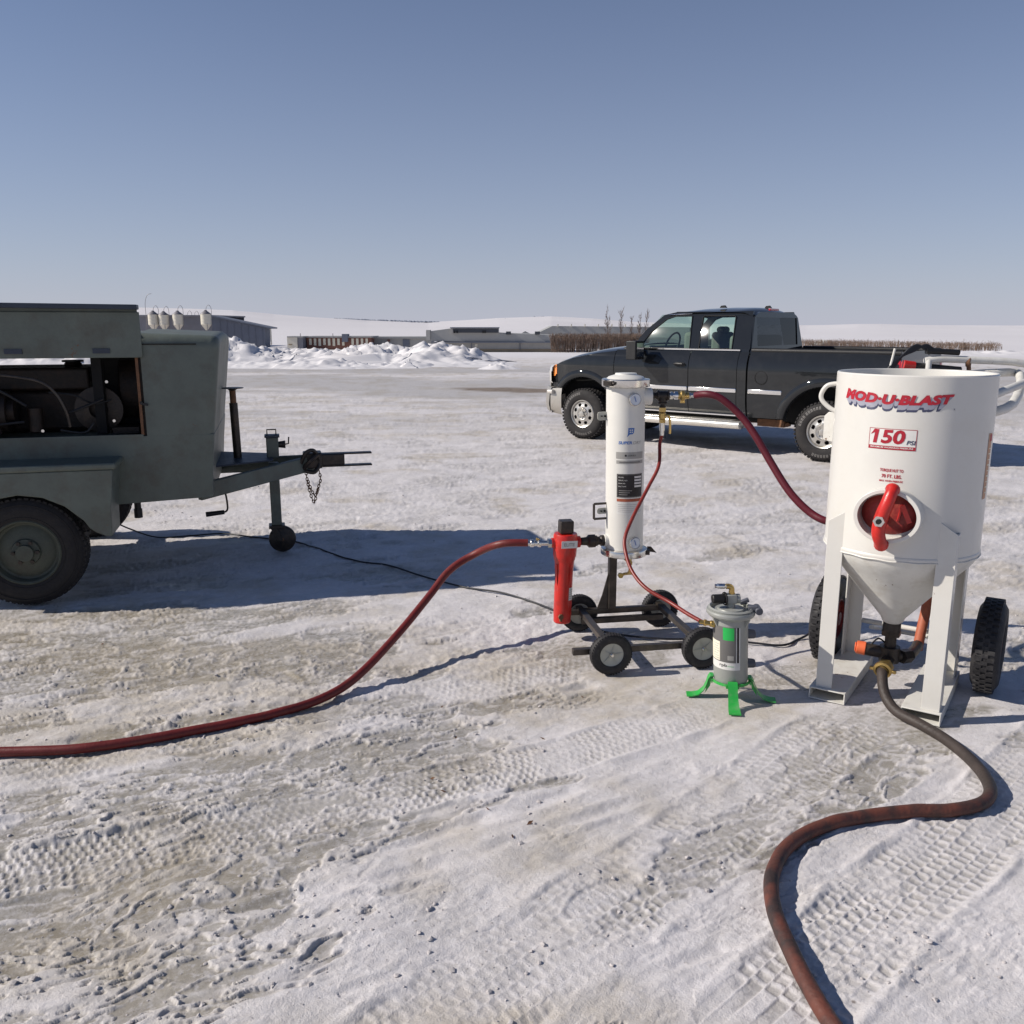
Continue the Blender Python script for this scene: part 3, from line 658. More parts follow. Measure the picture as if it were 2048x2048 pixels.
# doors
def door(u0,u1,far,nm):
    d=MB();d.grid(side_patch(u0,u1,lambda u:.515,lambda u:1.365,nz=22,far=far))
    return d.build(nm,M['paint'],truck,ang=50)
for far in (False,True):
    y=(lambda w_:2-w_) if far else (lambda w_:w_)
    fd=door(.497,1.712,far,'door');rd=door(1.721,2.440,far,'door')
    ps=MB();ps.grid(side_patch(2.447,2.575,lambda u:.515,lambda u:1.365,nz=22,far=far));ps.build('cab_corner_panel',M['paint'],truck,ang=50)
    hd=MB();hd.prism([(x,z) for x,z in [(-.07,-.028),(.07,-.028),(.088,0),(.07,.03),(-.07,.034),(-.09,.005)]],(1,0,0),(0,0,1),(0,.02 if not far else -.02,0),(1.585,y(-.012),1.176));hd.build('handle_recess',M['black'],fd,bevel=.006)
    hd=MB();hd.tube([(1.50,y(-.02),1.185),(1.53,y(-.045),1.19),(1.64,y(-.045),1.188),(1.665,y(-.02),1.18)],.013,8);hd.build('handle',M['black'],fd)
    # bright trim along the belt, moulding, sill strip
    t=MB();t.bar((.93,y(.076),1.388),(2.44,y(.076),1.388),.012,.016);t.build('window_sill_trim',M['chrome'],truck)
    for a,b2 in ((.50,1.705),(1.725,2.44),(2.61,3.08),):
        t=MB();t.prism([(a,.822),(b2,.822),(b2,.882),(a,.882)],(1,0,0),(0,0,1),(0,-.022 if not far else .022,0),(0,y(.012),0));t.build('side_moulding',M['chrome'],truck,bevel=.008)
    t=MB();t.prism([(.44,.505),(2.58,.505),(2.58,.522),(.44,.522)],(1,0,0),(0,0,1),(0,-.03 if not far else .03,0),(0,y(.06),0));t.build('sill_trim',M['chrome'],truck)
    rb_=MB();pts=[(.40,y(.10),.40),(.46,y(-.04),.40),(.56,y(-.10),.40),(2.42,y(-.10),.40),(2.52,y(-.06),.40),(2.56,y(.10),.40)]
    rb_.tube(sm(pts,4),.052,14);rb_.build('running_board',M['board'],truck)
    rb_=MB();rb_.box(.55,2.45,min(y(-.09),y(.12)),max(y(-.09),y(.12)),.425,.455);rb_.build('step_plate',M['board'],truck,bevel=.004)
    # flares
    for c,r in ((FWU,.565),(RWU,.575)):
        f=MB();rows=[];a0=-4 if c==FWU else 12
        for i in range(41):
            a=R(a0+(180-2*a0)*i/40) if c==RWU else R(24+ (180-24-4)*i/40 - (24 if False else 0))
            rr=[]
            for dr,dw in ((-.012,.06),(-.005,-.006),(.010,-.018),(.045,-.021),(.080,-.016),(.105,-.002),(.12,.02)):
                uu=c+math.cos(a)*(r+dr);zz=WZ+math.sin(a)*(r+dr)
                rr.append((uu,y(sidew(uu,max(.45,zz))+dw),zz))
            rows.append(rr)
        f.grid(rows);f.build('wheel_arch_flare',M['paint'],truck,ang=60)
    # mirror on its arm
    mb=MB();mb.tube([(.93,y(.05),1.40),(.95,y(-.06),1.37)],.03,8);mb.box(.90,1.06,min(y(-.10),y(-.34)),max(y(-.10),y(-.34)),1.24,1.50);mi=mb.build('wing_mirror',M['black'],truck,bevel=.035,seg=3)
    mg=MB();mg.box(1.062,1.066,min(y(-.13),y(-.31)),max(y(-.13),y(-.31)),1.28,1.47);mg.build('mirror_glass',M['chrome'],mi)
# fuel flap outline
ff=MB();ff.tube([(2.79+.085*math.cos(t*PI/12),sidew(2.8,1.04)-.001,1.038+.085*math.sin(t*PI/12)) for t in range(24)],.005,5,closed=True);ff.build('fuel_door',M['void'],truck)
# inner darks: wheel wells, chassis, cab floor
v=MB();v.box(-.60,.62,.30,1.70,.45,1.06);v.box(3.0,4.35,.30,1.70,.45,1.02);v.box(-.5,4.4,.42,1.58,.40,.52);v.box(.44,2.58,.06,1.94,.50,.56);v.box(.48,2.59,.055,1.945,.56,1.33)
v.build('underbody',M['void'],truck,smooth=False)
ex=MB();ex.tube(sm([(2.2,.55,.40),(2.9,.45,.42),(3.05,.35,.40)],4),.03,8);ex.box(2.62,3.0,.35,.6,.36,.46);ex.build('exhaust',M['rust'],truck)
# bed
bd=MB();bd.box(2.62,4.48,.10,.14,.95,1.40);bd.box(2.62,4.48,1.86,1.90,.95,1.40);bd.box(2.62,2.66,.14,1.86,.95,1.37);bd.box(2.66,4.48,.14,1.86,.93,.96);bd.build('bed_liner',M['void'],truck,smooth=False)
for far in (0,1):
    y=(lambda w_:2-w_) if far else (lambda w_:w_)
    r_=MB();r_.tube([(2.60,y(.105),1.385),(4.5,y(.11),1.385)],.036,10);r_.build('bed_rail',M['black'],truck)
tg=MB();rows=[[(4.5+.02*math.sin(PI*k/8),w_,.60+.80*k/8) for k in range(9)] for w_ in (.10,.4,1,1.6,1.90)];tg.grid(rows);tg.build('tailgate',M['paint'],truck)
for w_ in (.03,1.87):
    tl=MB();tl.box(4.47,4.52,w_,w_+.1,.85,1.30);tl.build('tail_light',M['red_lens'],truck,bevel=.01)
# greenhouse
def gw(z): return .088+(z-1.38)*.20+.38*max(0,z-1.38)**2
def ghp(mb,poly,far=False,th=.03,out=0.0):
    f=(lambda u,z,o:(u,(2-(gw(z)+o)) if far else gw(z)+o,z))
    n=len(poly);mb.add([f(u,z,-out) for u,z in poly]+[f(u,z,th) for u,z in poly],[tuple(range(n)),tuple(range(2*n-1,n-1,-1))]+[(i,n+i,n+(i+1)%n,(i+1)%n) for i in range(n)]);return mb
W1=[(.86,1.395),(1.672,1.395),(1.612,1.842),(1.345,1.842),(1.22,1.80),(1.02,1.625)]
W2=[(1.815,1.40),(2.31,1.40),(2.275,1.825),(2.255,1.845),(1.80,1.845),(1.782,1.825)]
for far in (False,True):
    p=MB()
    ghp(p,[(.70,1.37),(.86,1.37),(1.02,1.625),(1.22,1.80),(1.345,1.842),(1.34,1.90),(1.16,1.862),(.93,1.66)],far)     # a pillar
    ghp(p,[(.86,1.36),(1.70,1.36),(1.70,1.397),(.86,1.397)],far)
    ghp(p,[(1.672,1.395),(1.815,1.395),(1.782,1.845),(1.612,1.845)],far)
    ghp(p,[(1.70,1.36),(2.56,1.36),(2.56,1.402),(1.70,1.402)],far)
    ghp(p,[(2.31,1.40),(2.57,1.40),(2.51,1.86),(2.255,1.86),(2.275,1.825)],far)
    ghp(p,[(1.34,1.842),(2.51,1.842),(2.50,1.905),(1.34,1.905)],far)
    p.build('door_frame',M['paint'],truck,ang=30)
    for poly in (W1,W2):
        q=MB();rows=[];zs=[p_[1] for p_ in poly];z0,z1=min(zs),max(zs)
        for k in range(19):
            z_=z0+(z1-z0)*min(.999,max(.001,k/18));us=[]
            for (ua,za),(ub,zc_) in zip(poly,poly[1:]+poly[:1]):
                if (za-z_)*(zc_-z_)<=0 and za!=zc_:us.append(ua+(ub-ua)*(z_-za)/(zc_-za))
            u0,u1=min(us),max(us);ub0=min(p_[0] for p_ in poly);ub1=max(p_[0] for p_ in poly);rr=[]
            for i in range(15):
                u=u0+(u1-u0)*i/14;t_=(u-ub0)/(ub1-ub0)*2-1;w_=gw(z_)+.012-.016*(1-t_*t_)
                rr.append((u,2-w_ if far else w_,z_))
            rows.append(rr)
        q.grid(rows);q.build('side_window',M['glass'],truck,ang=80)
        s_=MB();f=(lambda u,z:(u,2-gw(z)+.004 if far else gw(z)-.004,z));s_.tube([f(u,z) for u,z in poly],.010,6,closed=True);s_.build('window_seal',M['black'],truck)
    gt=MB();gt.tube([(1.24,(2-gw(1.86)+.01) if far else gw(1.86)-.01,1.862),(1.60,(2-gw(1.88)+.01) if far else gw(1.88)-.01,1.875)],.008,6);gt.build('roof_drip_trim',M['chrome'],truck)
rf=MB();rows=[]
for i in range(21):
    u=1.12+1.40*i/20;zc=interp(u,[(1.12,1.875),(1.3,1.925),(1.6,1.955),(2.0,1.968),(2.3,1.962),(2.40,1.945),(2.48,1.91),(2.525,1.865)]);ze=zc-.068
    rows.append([(u,.262+1.476*k/16,ze+(zc-ze)*(1-abs(k/8-1)**2.3)) for k in range(17)])
rf.grid(rows);roof=rf.build('roof',M['paint'],truck,ang=60)
for w_,u in ((.5,1.95),(1.1,2.35),):
    m_=MB();m_.prism([(-.05,0),(.05,0),(.02,.035),(-.03,.03)],(1,0,0),(0,0,1),(0,.04,0),(u,w_,1.955));m_.build('roof_antenna',M['black'],roof)
bl=MB();bl.box(2.47,2.50,.85,1.15,1.915,1.945);bl.build('brake_light',M['red_lens'],roof,bevel=.006)
ws=MB();rows=[[(.70+.44*t+ -.10*(1-abs(k/8-1)**2)*(1-t*.6),.13+.12*t+(1.74-.24*t)*k/16,1.375+.49*t) for k in range(17)] for t in (0,.25,.5,.75,1)];ws.grid(rows);ws.build('windscreen',M['glass'],truck)
cw=MB();cw.box(.55,.80,.15,1.85,1.34,1.40);cw.build('cowl',M['black'],truck,bevel=.02)
# back of the cab with its wide dark window
def rc(w_,z): return (2.590-(z-1.38)*.10,w_,z)
p=MB()
def rq(a,b2,z0,z1,th=.03,off=0.0):
    i0=interp(z0,[(1.3,.085),(1.78,.215),(1.84,.27),(1.9,.44)]);i1=interp(z1,[(1.3,.085),(1.78,.215),(1.84,.27),(1.9,.44)])
    A=[rc(max(a,i0) if a<1 else a,z0),rc(min(b2,2-i0) if b2>1 else b2,z0),rc(min(b2,2-i1) if b2>1 else b2,z1),rc(max(a,i1) if a<1 else a,z1)]
    p.add([(x_+off,y_,z_) for x_,y_,z_ in A]+[(x_-th+off,y_,z_) for x_,y_,z_ in A],[(0,1,2,3),(7,6,5,4),(0,4,5,1),(1,5,6,2),(2,6,7,3),(3,7,4,0)])
rq(0,2,1.30,1.44);rq(0,2,1.82,1.85);rq(0,2,1.85,1.895);rq(0,.30,1.44,1.82);rq(1.70,2,1.44,1.82)
p.build('cab_back_panel',M['paint'],truck,ang=30)
p=MB();p.add([rc(w_,z_) for w_,z_ in ((.29,1.43),(1.71,1.43),(1.71,1.83),(.29,1.83))],[(0,1,2,3)]);p.map(lambda v:(v.x-.012,v.y,v.z));p.build('rear_window',M['glass_dark'],truck,smooth=False)
# seats and wheel seen through the glass
for w_ in (.55,1.40):
    s_=MB();s_.box(1.45,1.62,w_-.24,w_+.24,1.15,1.62);s_.box(1.47,1.60,w_-.13,w_+.13,1.60,1.70);s_.build('seat',M['seat'],truck,bevel=.05,seg=3)
s_=MB();s_.box(2.18,2.34,.25,1.75,1.1,1.58);s_.build('rear_bench',M['seat'],truck,bevel=.05,seg=3)
st=MB();st.tube([(1.15+.06*math.sin(t*PI/10),.55+.19*math.cos(t*PI/10),1.44+.17*math.sin(t*PI/10)) for t in range(20)],.014,6,closed=True);st.build('steering_wheel',M['black'],truck)
ds=MB();ds.box(.75,1.02,.12,1.88,1.33,1.43);ds.build('dashboard',M['seat'],truck,bevel=.03)
# wheels
def truck_wheel(u,w0,face):
    """w0: outer plane, face -1 looks towards the camera side"""
    e=thing('wheel',None,None);e.parent=truck;e.location=(u,w0,WZ)
    if face>0:e.rotation_euler=(0,0,PI)
    t=MB();prof=[(.208,.02),(.215,.0),(.235,-.012),(.29,-.018),(.335,-.010),(.366,.012),(.381,.045),(.384,.13),(.381,.215),(.366,.248),(.33,.262),(.24,.255),(.215,.24)]
    t.lathe(prof,(0,0,0),(0,1,0),72)
    for k in range(46):
        a=2*PI*k/46
        for (y0,y1,da) in ((.004,.075,0),(.085,.125,.5),(.135,.175,0),(.185,.255,.5)):
            aa=a+da*2*PI/46;c=Vector((math.cos(aa),0,math.sin(aa)));q=Vector((-math.sin(aa),0,math.cos(aa)))
            r0,r1=.372,.389
            vs=[c*r0+q*s_*.017+Vector((0,yy,0)) for s_ in (-1,1) for yy in (y0,y1)]+[c*r1+q*s_*.015+Vector((0,yy,0)) for s_ in (-1,1) for yy in (y0+.004,y1-.004)]
            t.add(vs,[(0,1,3,2),(4,6,7,5),(0,4,5,1),(2,3,7,6),(0,2,6,4),(1,5,7,3)])
    t.build('tyre',M['rubber'],e,ang=40)
    for (a0,n) in ((100,10),(250,8)):
        l=MB()
        for k in range(n):
            a=R(a0+k*7.0+(3 if k>5 else 0));c=Vector((math.cos(a),0,math.sin(a)));q=Vector((-math.sin(a),0,math.cos(a)))
            for dx in (-.011,.004):
                l.add([c*.292+q*dx+Vector((0,-.0195,0)),c*.292+q*(dx+.007)+Vector((0,-.0195,0)),c*.326+q*(dx+.007)+Vector((0,-.0135,0)),c*.326+q*dx+Vector((0,-.0135,0))],[(0,1,2,3)])
            l.add([c*.322+q*-.011+Vector((0,-.0155,0)),c*.322+q*.011+Vector((0,-.0155,0)),c*.328+q*.011+Vector((0,-.0125,0)),c*.328+q*-.011+Vector((0,-.0125,0))],[(0,1,2,3)])
        l.build('raised_lettering',M['letters_white'],e,smooth=False)
    r_=MB();r_.lathe([(.207,.02),(.214,-.004),(.208,-.010),(.196,-.004),(.188,.02)],(0,0,0),(0,1,0),60)
    # disc with eight hand holes
    nr,na=14,128;rad=[.19-.145*i/(nr-1) for i in range(nr)]
    dep=[.022 if q>.18 else .012+.0*q if q>.09 else -.002 for q in rad]
    vs=[(rad[i]*math.cos(2*PI*k/na),dep[i]-.012*math.exp(-((rad[i]-.105)/.03)**2),rad[i]*math.sin(2*PI*k/na)) for i in range(nr) for k in range(na)]
    fs=[]
    for i in range(nr-1):
        for k in range(na):
            rm=(rad[i]+rad[i+1])/2;a=((k+.5)/na*8)%1-.5
            if ((rm-.143)/.026)**2+(a/.27)**2<1:continue
            fs.append((i*na+k,i*na+(k+1)%na,(i+1)*na+(k+1)%na,(i+1)*na+k))
    r_.add(vs,fs);r_.build('rim',M['alloy'],e,ang=40)
    d_=MB();d_.lathe([(0,.06),(.20,.06),(.20,.11),(0,.11)],(0,0,0),(0,1,0),40);d_.build('brake_drum',M['void'],e)
    c_=MB();c_.lathe([(.047,.0),(.047,-.022),(.040,-.034),(.022,-.037),(0,-.037)],(0,0,0),(0,1,0),32)
    for k in range(8):
        a=2*PI*k/8;c_.cyl((.067*math.cos(a),.0,.067*math.sin(a)),(.067*math.cos(a),-.018,.067*math.sin(a)),.010,n=6)
    c_.build('hub_cap',M['alloy'],e)
    return e
truck_wheel(FWU,.0,-1);truck_wheel(RWU,.0,-1);truck_wheel(FWU,2.0,1);truck_wheel(RWU,2.0,1)

# ------------------------------------------------------------------ towed compressor (x towards the hitch, y away from the camera)
tr=thing('towed_air_compressor','grey green towed air compressor with open side hatch and fenders over its wheel','air compressor',(-3.002,5.223,0),15)
# skirt
s=MB();s.prism([(-1.7,.60),(.49,.567),(1.098,.590),(1.103,.66),(1.117,.83),(1.137,1.0125),(-1.7,1.012)],(1,0,0),(0,0,1),(0,1.44,0),(0,.28,0));s.build('lower_body',M['trailer'],tr,bevel=.002)
# front cowl, rounded
def cowl(u0,u1,z0,z1,name,front=True):
    rows=[];v0,v1=.28,1.72;N_=10
    st=[(0,0),(.88,0),(.94,.004),(.975,.014),(.992,.030),(1.0,.050)]
    for t,ins in st:
        rr=[];zt=z1-ins-.02*t
        r_=.085
        pts=[(v0+ins,z0)]
        for a in range(9):
            th=R(180-90*a/8);pts.append((v0+ins+r_+r_*math.cos(th),zt-r_+r_*math.sin(th)))
        for a in range(1,8):
            q=a/8;pts.append((v0+ins+r_+(v1-v0-2*ins-2*r_)*q,zt+.022*math.sin(PI*q)))
        for a in range(9):
            th=R(90-90*a/8);pts.append((v1-ins-r_+r_*math.cos(th),zt-r_+r_*math.sin(th)))
        pts.append((v1-ins,z0))
        for (v_,z_) in pts:
            u=u0+(u1-u0)*t;u-=(1.60-z_)*.125*t if front else 0
            rr.append((u,v_,z_))
        rows.append(rr)
    m_=MB();m_.grid(rows);e=rows[-1];m_.add(e,[tuple(range(len(e)))]);e=rows[0]
    return m_.build(name,M['trailer'],tr,ang=50)
cowl(.722,1.208,1.012,1.672,'front_cowl')
cr_=MB();cr_.tube([(.735+.33*t,.275,1.60) for t in (0,1)],.004,5);cr_.build('cowl_seam',M['void'],tr)
pb=MB();pb.box(.70,.722,.30,1.70,1.012,1.62);pb.build('cowl_bulkhead',M['engine'],tr,smooth=False)
rb=MB();rb.box(-1.7,-1.25,.28,1.72,1.012,1.66);rb.build('rear_cowl',M['trailer'],tr,bevel=.05,seg=3)
# canopy roof with raised door panels
cn=MB();cn.box(-1.7,.722,.30,1.70,1.615,1.675);cn.build('canopy_roof',M['trailer'],tr,bevel=.02)
pn=MB();pn.box(-1.68,.738,.255,.275,1.517,1.800);pn.build('side_door',M['trailer'],tr,bevel=.004)
pn=MB();pn.box(-1.68,.70,1.725,1.745,1.52,1.665);pn.build('side_door',M['trailer'],tr,bevel=.004)
pn=MB();pn.prism([(-1.69,1.835),(.735,1.815),(.735,1.845),(-1.69,1.868)],(1,0,0),(0,0,1),(0,.10,0),(0,.20,0));pn.build('folded_roof_lid',M['trailer_dark'],tr,bevel=.005)
pn=MB();pn.box(-1.66,.725,.27,.285,1.78,1.835);pn.build('lid_hinge_rail',M['trailer'],tr)
# latch and hinge bits
for u in (-.05,.45):
    q=MB();q.box(u,u+.10,.247,.256,1.545,1.575);q.build('door_hinge',M['trailer_dark'],tr)
q=MB();q.cyl((.705,.262,1.23),(.705,.30,1.23),.009,n=8);q.bar((.70,.27,1.225),(.745,.27,1.215),.008,.014);q.build('door_latch',M['black'],tr)
# open sill edge
q=MB();q.box(-1.25,.70,.276,.29,1.008,1.024);q.build('sill_lip',M['trailer'],tr)
q=MB();q.box(.688,.705,.279,.33,1.02,1.60);q.build('hatch_jamb',M['rust'],tr)
# engine and what is round it
e=MB();e.box(-1.1,.34,.62,1.35,1.02,1.30);e.build('engine_block',M['engine'],tr,bevel=.03)
e=MB();e.box(-1.0,.36,.55,1.15,1.30,1.445);e.cyl((.22,.80,1.44),(.22,.80,1.475),.055,n=18);e.build('fuel_tank',M['engine'],tr,bevel=.05,seg=3)
e=MB();e.cyl((.22,.80,1.474),(.22,.80,1.487),.068,n=18);e.build('filler_cap',M['black'],tr)
e=MB();e.cyl((-.95,.42,1.18),(-.1,.42,1.18),.13,n=24);e.cyl((-.1,.42,1.18),(-.06,.42,1.18),.09,n=20);e.build('air_receiver',M['engine'],tr,ang=50)
for v_ in (.42,1.45):
    e=MB();e.box(.40,.46,v_,v_+.08,1.02,1.62);e.build('canopy_post',M['void'],tr)
e=MB();e.box(.41,.69,.70,1.6,1.03,1.61);e.build('radiator',M['void'],tr,smooth=False)  # solid black box added to darken the bright gap beside the post
e=MB();e.lathe([(.19,0),(.31,0),(.32,.01),(.32,.13),(.31,.14)],(.52,.95,1.29),(1,0,0),40);e.box(.50,.66,.40,1.5,1.02,1.06);e.build('fan_shroud',M['engine'],tr)
for k in range(6):
    a=2*PI*k/6;q=MB();c0=Vector((.57,.95,1.29));q.bar(c0,c0+Vector((0,math.cos(a)*.26,math.sin(a)*.26)),.07,.006,(1,.5,0));q.build('fan_blade',M['steel_dark'],tr)
e=MB();e.lathe([(.0,0),(.14,0),(.15,.02),(.15,.05),(.06,.06)],(.40,.60,1.17),(0,-1,0),36);e.build('drive_pulley',M['steel_dark'],tr)
for a_,b_,c_ in ((-.35,.34,1.26),(-.18,.35,1.24),(.05,.40,1.2)):
    e=MB();e.cyl((a_,b_,1.05),(a_,b_,c_),.045,n=18);e.build('oil_filter',M['engine'],tr)
hs=[[(-.15,.33,1.42),(.10,.30,1.38),(.20,.30,1.30),(.25,.31,1.18),(.26,.33,1.08)],[(.15,.36,1.30),(.3,.34,1.28),(.40,.40,1.22),(.50,.45,1.24)],[(-.5,.34,1.30),(-.2,.31,1.35),(.02,.33,1.22)],[(.24,.34,1.16),(.34,.33,1.2),(.46,.38,1.25)],[(.40,.34,1.10),(.34,.33,1.04),(.2,.34,1.06)],[(-.6,.33,1.12),(-.3,.30,1.10),(.0,.32,1.12)]]
for k,pp in enumerate(hs):
    e=MB();e.tube(sm(pp,6),.009 if k!=1 else .006,8);e.build('engine_hose',M['steel_raw'] if k==0 else M['black'],tr)
for (a,b2,c) in ((-.30,.33,1.31),(.49,.40,1.36),(.52,.36,1.11),(.10,.33,1.06)):
    e=MB();hexnut(e,(a,b2,c),(a,b2-.012,c),.010);e.build('bolt',M['stainless'],tr)
e=MB();e.box(-.42,-.26,.31,.34,1.10,1.135);e.build('data_plate',M['decal_silver'],tr)
# fender
f=MB();pr=[(-.56,.44),(-.50,.425),(-.42,.454)]+[(.395*math.cos(R(a)),.36+.375*math.sin(R(a))*.93) for a in (160,145,130,110,90,70,50,35)]+[(.355,.53),(.385,.48),(.42,.452),(.475,.426),(.508,.424),(.515,.60),(.545,.845),(-.60,.845),(-.56,.60)]
f.prism(pr,(1,0,0),(0,0,1),(0,.30,0),(0,-.02,0));fe=f.build('fender',M['trailer'],tr,bevel=.005)
f=MB();f.box(-.62,.565,-.03,.29,.846,.888);f.build('fender_top',M['trailer'],tr,bevel=.014,seg=3)
q=MB();q.cyl((.365,.03,.452),(.365,-.03,.452),.014,n=8);q.build('bolt',M['black'],tr)
def trailer_wheel(y,flip):
    e=thing('wheel',None,None);e.parent=tr;e.location=(0,y,.345)
    if flip:e.rotation_euler=(0,0,PI)
    t=MB();t.lathe([(.195,.03),(.200,.008),(.225,-.004),(.27,-.006),(.305,.002),(.330,.022),(.343,.05),(.346,.095),(.343,.14),(.33,.168),(.29,.19),(.22,.185),(.20,.17)],(0,0,0),(0,1,0),80)
    for k in range(60):
        a=2*PI*k/60
        for y0,y1,da in ((.02,.055,0),(.062,.09,.5),(.098,.128,0),(.134,.168,.5)):
            aa=a+da*2*PI/60;c=Vector((math.cos(aa),0,math.sin(aa)));q=Vector((-math.sin(aa),0,math.cos(aa)))
            rr=.348 if 0.05<y0<.12 else .340
            t.add([c*(rr-.012)+q*s_*.013+Vector((0,yy,0)) for s_ in (-1,1) for yy in (y0,y1)]+[c*rr+q*s_*.011+Vector((0,yy,0)) for s_ in (-1,1) for yy in (y0,y1)],[(0,1,3,2),(4,6,7,5),(0,4,5,1),(2,3,7,6),(0,2,6,4),(1,5,7,3)])
    for rr_ in (.225,.265,.300):
        t.tube([(rr_*math.cos(a*PI/36),-.004,rr_*math.sin(a*PI/36)) for a in range(72)],.003,5,closed=True)
    t.build('tyre',M['rubber'],e,ang=40)
    r_=MB();r_.lathe([(.197,.03),(.205,.006),(.198,.0),(.188,.008),(.178,.05),(.165,.055),(.12,.035),(.085,.03),(.08,.012),(.05,.008),(.05,-.02),(0,-.022)],(0,0,0),(0,1,0),60)
    r_.build('rim',M['trailer_rim'],e,ang=35)
    n_=MB()
    for k in range(6):
        a=2*PI*k/6;hexnut(n_,(.068*math.cos(a),.02,.068*math.sin(a)),(.068*math.cos(a),-.005,.068*math.sin(a)),.012)
    n_.build('lug_nuts',M['steel_dark'],e)
trailer_wheel(0,False);trailer_wheel(2.0,True)
q=MB();q.box(-.05,.05,.1,1.9,.31,.39);q.build('axle',M['void'],tr)
# parking stub and drain under the skirt
q=MB();q.cyl((.60,.45,.575),(.60,.45,.50),.022,n=12);q.cyl((.60,.45,.50),(.60,.45,.44),.027,n=12);q.build('drain_pipe',M['black'],tr)
# drawbar
q=MB();q.bar((1.0,.42,.600),(1.80,.985,.690),.045,.115);q.bar((1.0,1.58,.600),(1.80,1.015,.690),.045,.115);dbm=q.build('drawbar',M['trailer'],tr,bevel=.006)
q=MB();q.box(1.05,1.10,.5,1.5,.62,.74);q.prism([(1.10,.62),(1.50,.82),(1.50,1.18),(1.10,1.38)],(1,0,0),(0,1,0),(0,0,.012),(0,0,.735));q.build('drawbar_plate',M['trailer_dark'],tr,bevel=.004)
q=MB();q.box(1.75,2.03,.945,1.055,.665,.755);q.box(1.72,1.86,.92,1.08,.65,.77);cpn=q.build('hitch_box',M['steel_dark'],tr,bevel=.01)
for z0,z1 in ((.745,.757),(.652,.664)):
    q=MB();q.box(1.84,2.24,.965,1.035,z0,z1);q.build('hitch_fork',M['steel_dark'],cpn,bevel=.003)
q=MB();q.tube(sm([(1.70,.90,.70),(1.74,.88,.78),(1.80,.90,.79),(1.84,.93,.70),(1.80,.90,.63),(1.73,.90,.64)],5),.016,8);q.tube(sm([(1.72,.91,.66),(1.77,.87,.72),(1.83,.91,.76)],4),.018,8);q.build('wrapped_chain',M['steel_dark'],tr)
# jack
q=MB();q.box(1.455,1.545,.955,1.045,.74,.895);q.box(1.462,1.538,.962,1.038,.215,.70);jk=q.build('jack_post',M['trailer'],tr,bevel=.008)
q=MB();q.box(1.445,1.555,.945,1.055,.893,.912);q.build('post_cap',M['trailer_dark'],jk,bevel=.004)
q=MB();q.tube([(1.465,1,.905),(1.465,1,.95),(1.53,1,.95),(1.53,1,.905)],.006,6);q.build('carry_loop',M['steel_dark'],jk)
q=MB();q.cyl((1.54,1,.835),(1.595,1,.835),.022,.03,n=14);q.tube([(1.59,1,.835),(1.618,1,.84),(1.622,1,.89)],.006,6);q.build('crank_knob',M['steel_dark'],jk)
q=MB();q.box(1.44,1.56,.94,1.06,.195,.218);q.prism([(1.45,.20),(1.50,.20),(1.54,.10),(1.51,.085)],(1,0,0),(0,0,1),(0,.01,0),(0,.945,0));q.prism([(1.45,.20),(1.50,.20),(1.54,.10),(1.51,.085)],(1,0,0),(0,0,1),(0,.01,0),(0,1.045,0));q.build('caster_fork',M['steel_dark'],jk,bevel=.003)
q=MB();q.lathe([(.0,-.038),(.055,-.038),(.062,-.032),(.085,-.034),(.100,-.022),(.103,0),(.100,.022),(.085,.034),(.062,.032),(.055,.038),(0,.038)],(1.535,1.0,.103),(0,1,0),48);q.build('caster_wheel',M['steel_dark'],jk,ang=50)
q=MB();q.cyl((1.535,.955,.103),(1.535,1.045,.103),.012,n=10);q.build('caster_axle',M['rust'],jk)
# stowed parking leg
q=MB();q.cyl((1.245,1.0,.72),(1.238,1.0,1.155),.030,n=20);lg=q.build('stowed_parking_leg',M['steel_dark'],tr)
q=MB();q.cyl((1.238,1.0,1.155),(1.237,1.0,1.255),.023,n=18);q.build('inner_tube',M['rust'],lg)
q=MB();q.lathe([(.023,0),(.035,.012),(.078,.016),(.082,.022),(0,.024)],(1.237,1.0,1.246),(0,0,1),32);q.build('foot_plate',M['steel_dark'],lg)
# crank under the front
q=MB();q.tube(sm([(1.135,.86,.56),(1.15,.86,.48),(1.155,.86,.40),(1.145,.86,.37),(1.12,.86,.362)],5),.007,8);ck=q.build('crank_rod',M['steel_dark'],tr)
q=MB();q.cyl((1.13,.86,.363),(1.00,.86,.352),.016,.019,n=14);q.build('crank_grip',M['black'],ck)
# safety chain: two hanging strands of links
def links(path,name):
    P=sm(path,10);acc=0;last=P[0];pos=[P[0]]
    for p_ in P[1:]:
        if (p_-pos[-1]).length>=.0185:pos.append(p_)
    base=None
    for k in range(len(pos)-1):
        c=(pos[k]+pos[k+1])/2;d=(pos[k+1]-pos[k]).normalized();side=Vector((0,1,0)) if k%2 else d.cross(Vector((0,1,0))).normalized()
        m_=MB();m_.tube([d*(.0145*math.cos(t*PI/6))+side*(.0085*math.sin(t*PI/6)) for t in range(12)],.0036,6,closed=True)
        o=m_.build('chain_link',M['rust'],tr);o.location=c
links([(1.735,.94,.625),(1.742,.93,.56),(1.752,.93,.49),(1.772,.93,.415),(1.79,.93,.385),(1.80,.93,.43),(1.825,.94,.51),(1.842,.95,.56),(1.835,.96,.63)],'a')
links([(1.745,.94,.56),(1.765,.93,.50),(1.785,.93,.45),(1.80,.93,.44),(1.822,.93,.50)],'b')

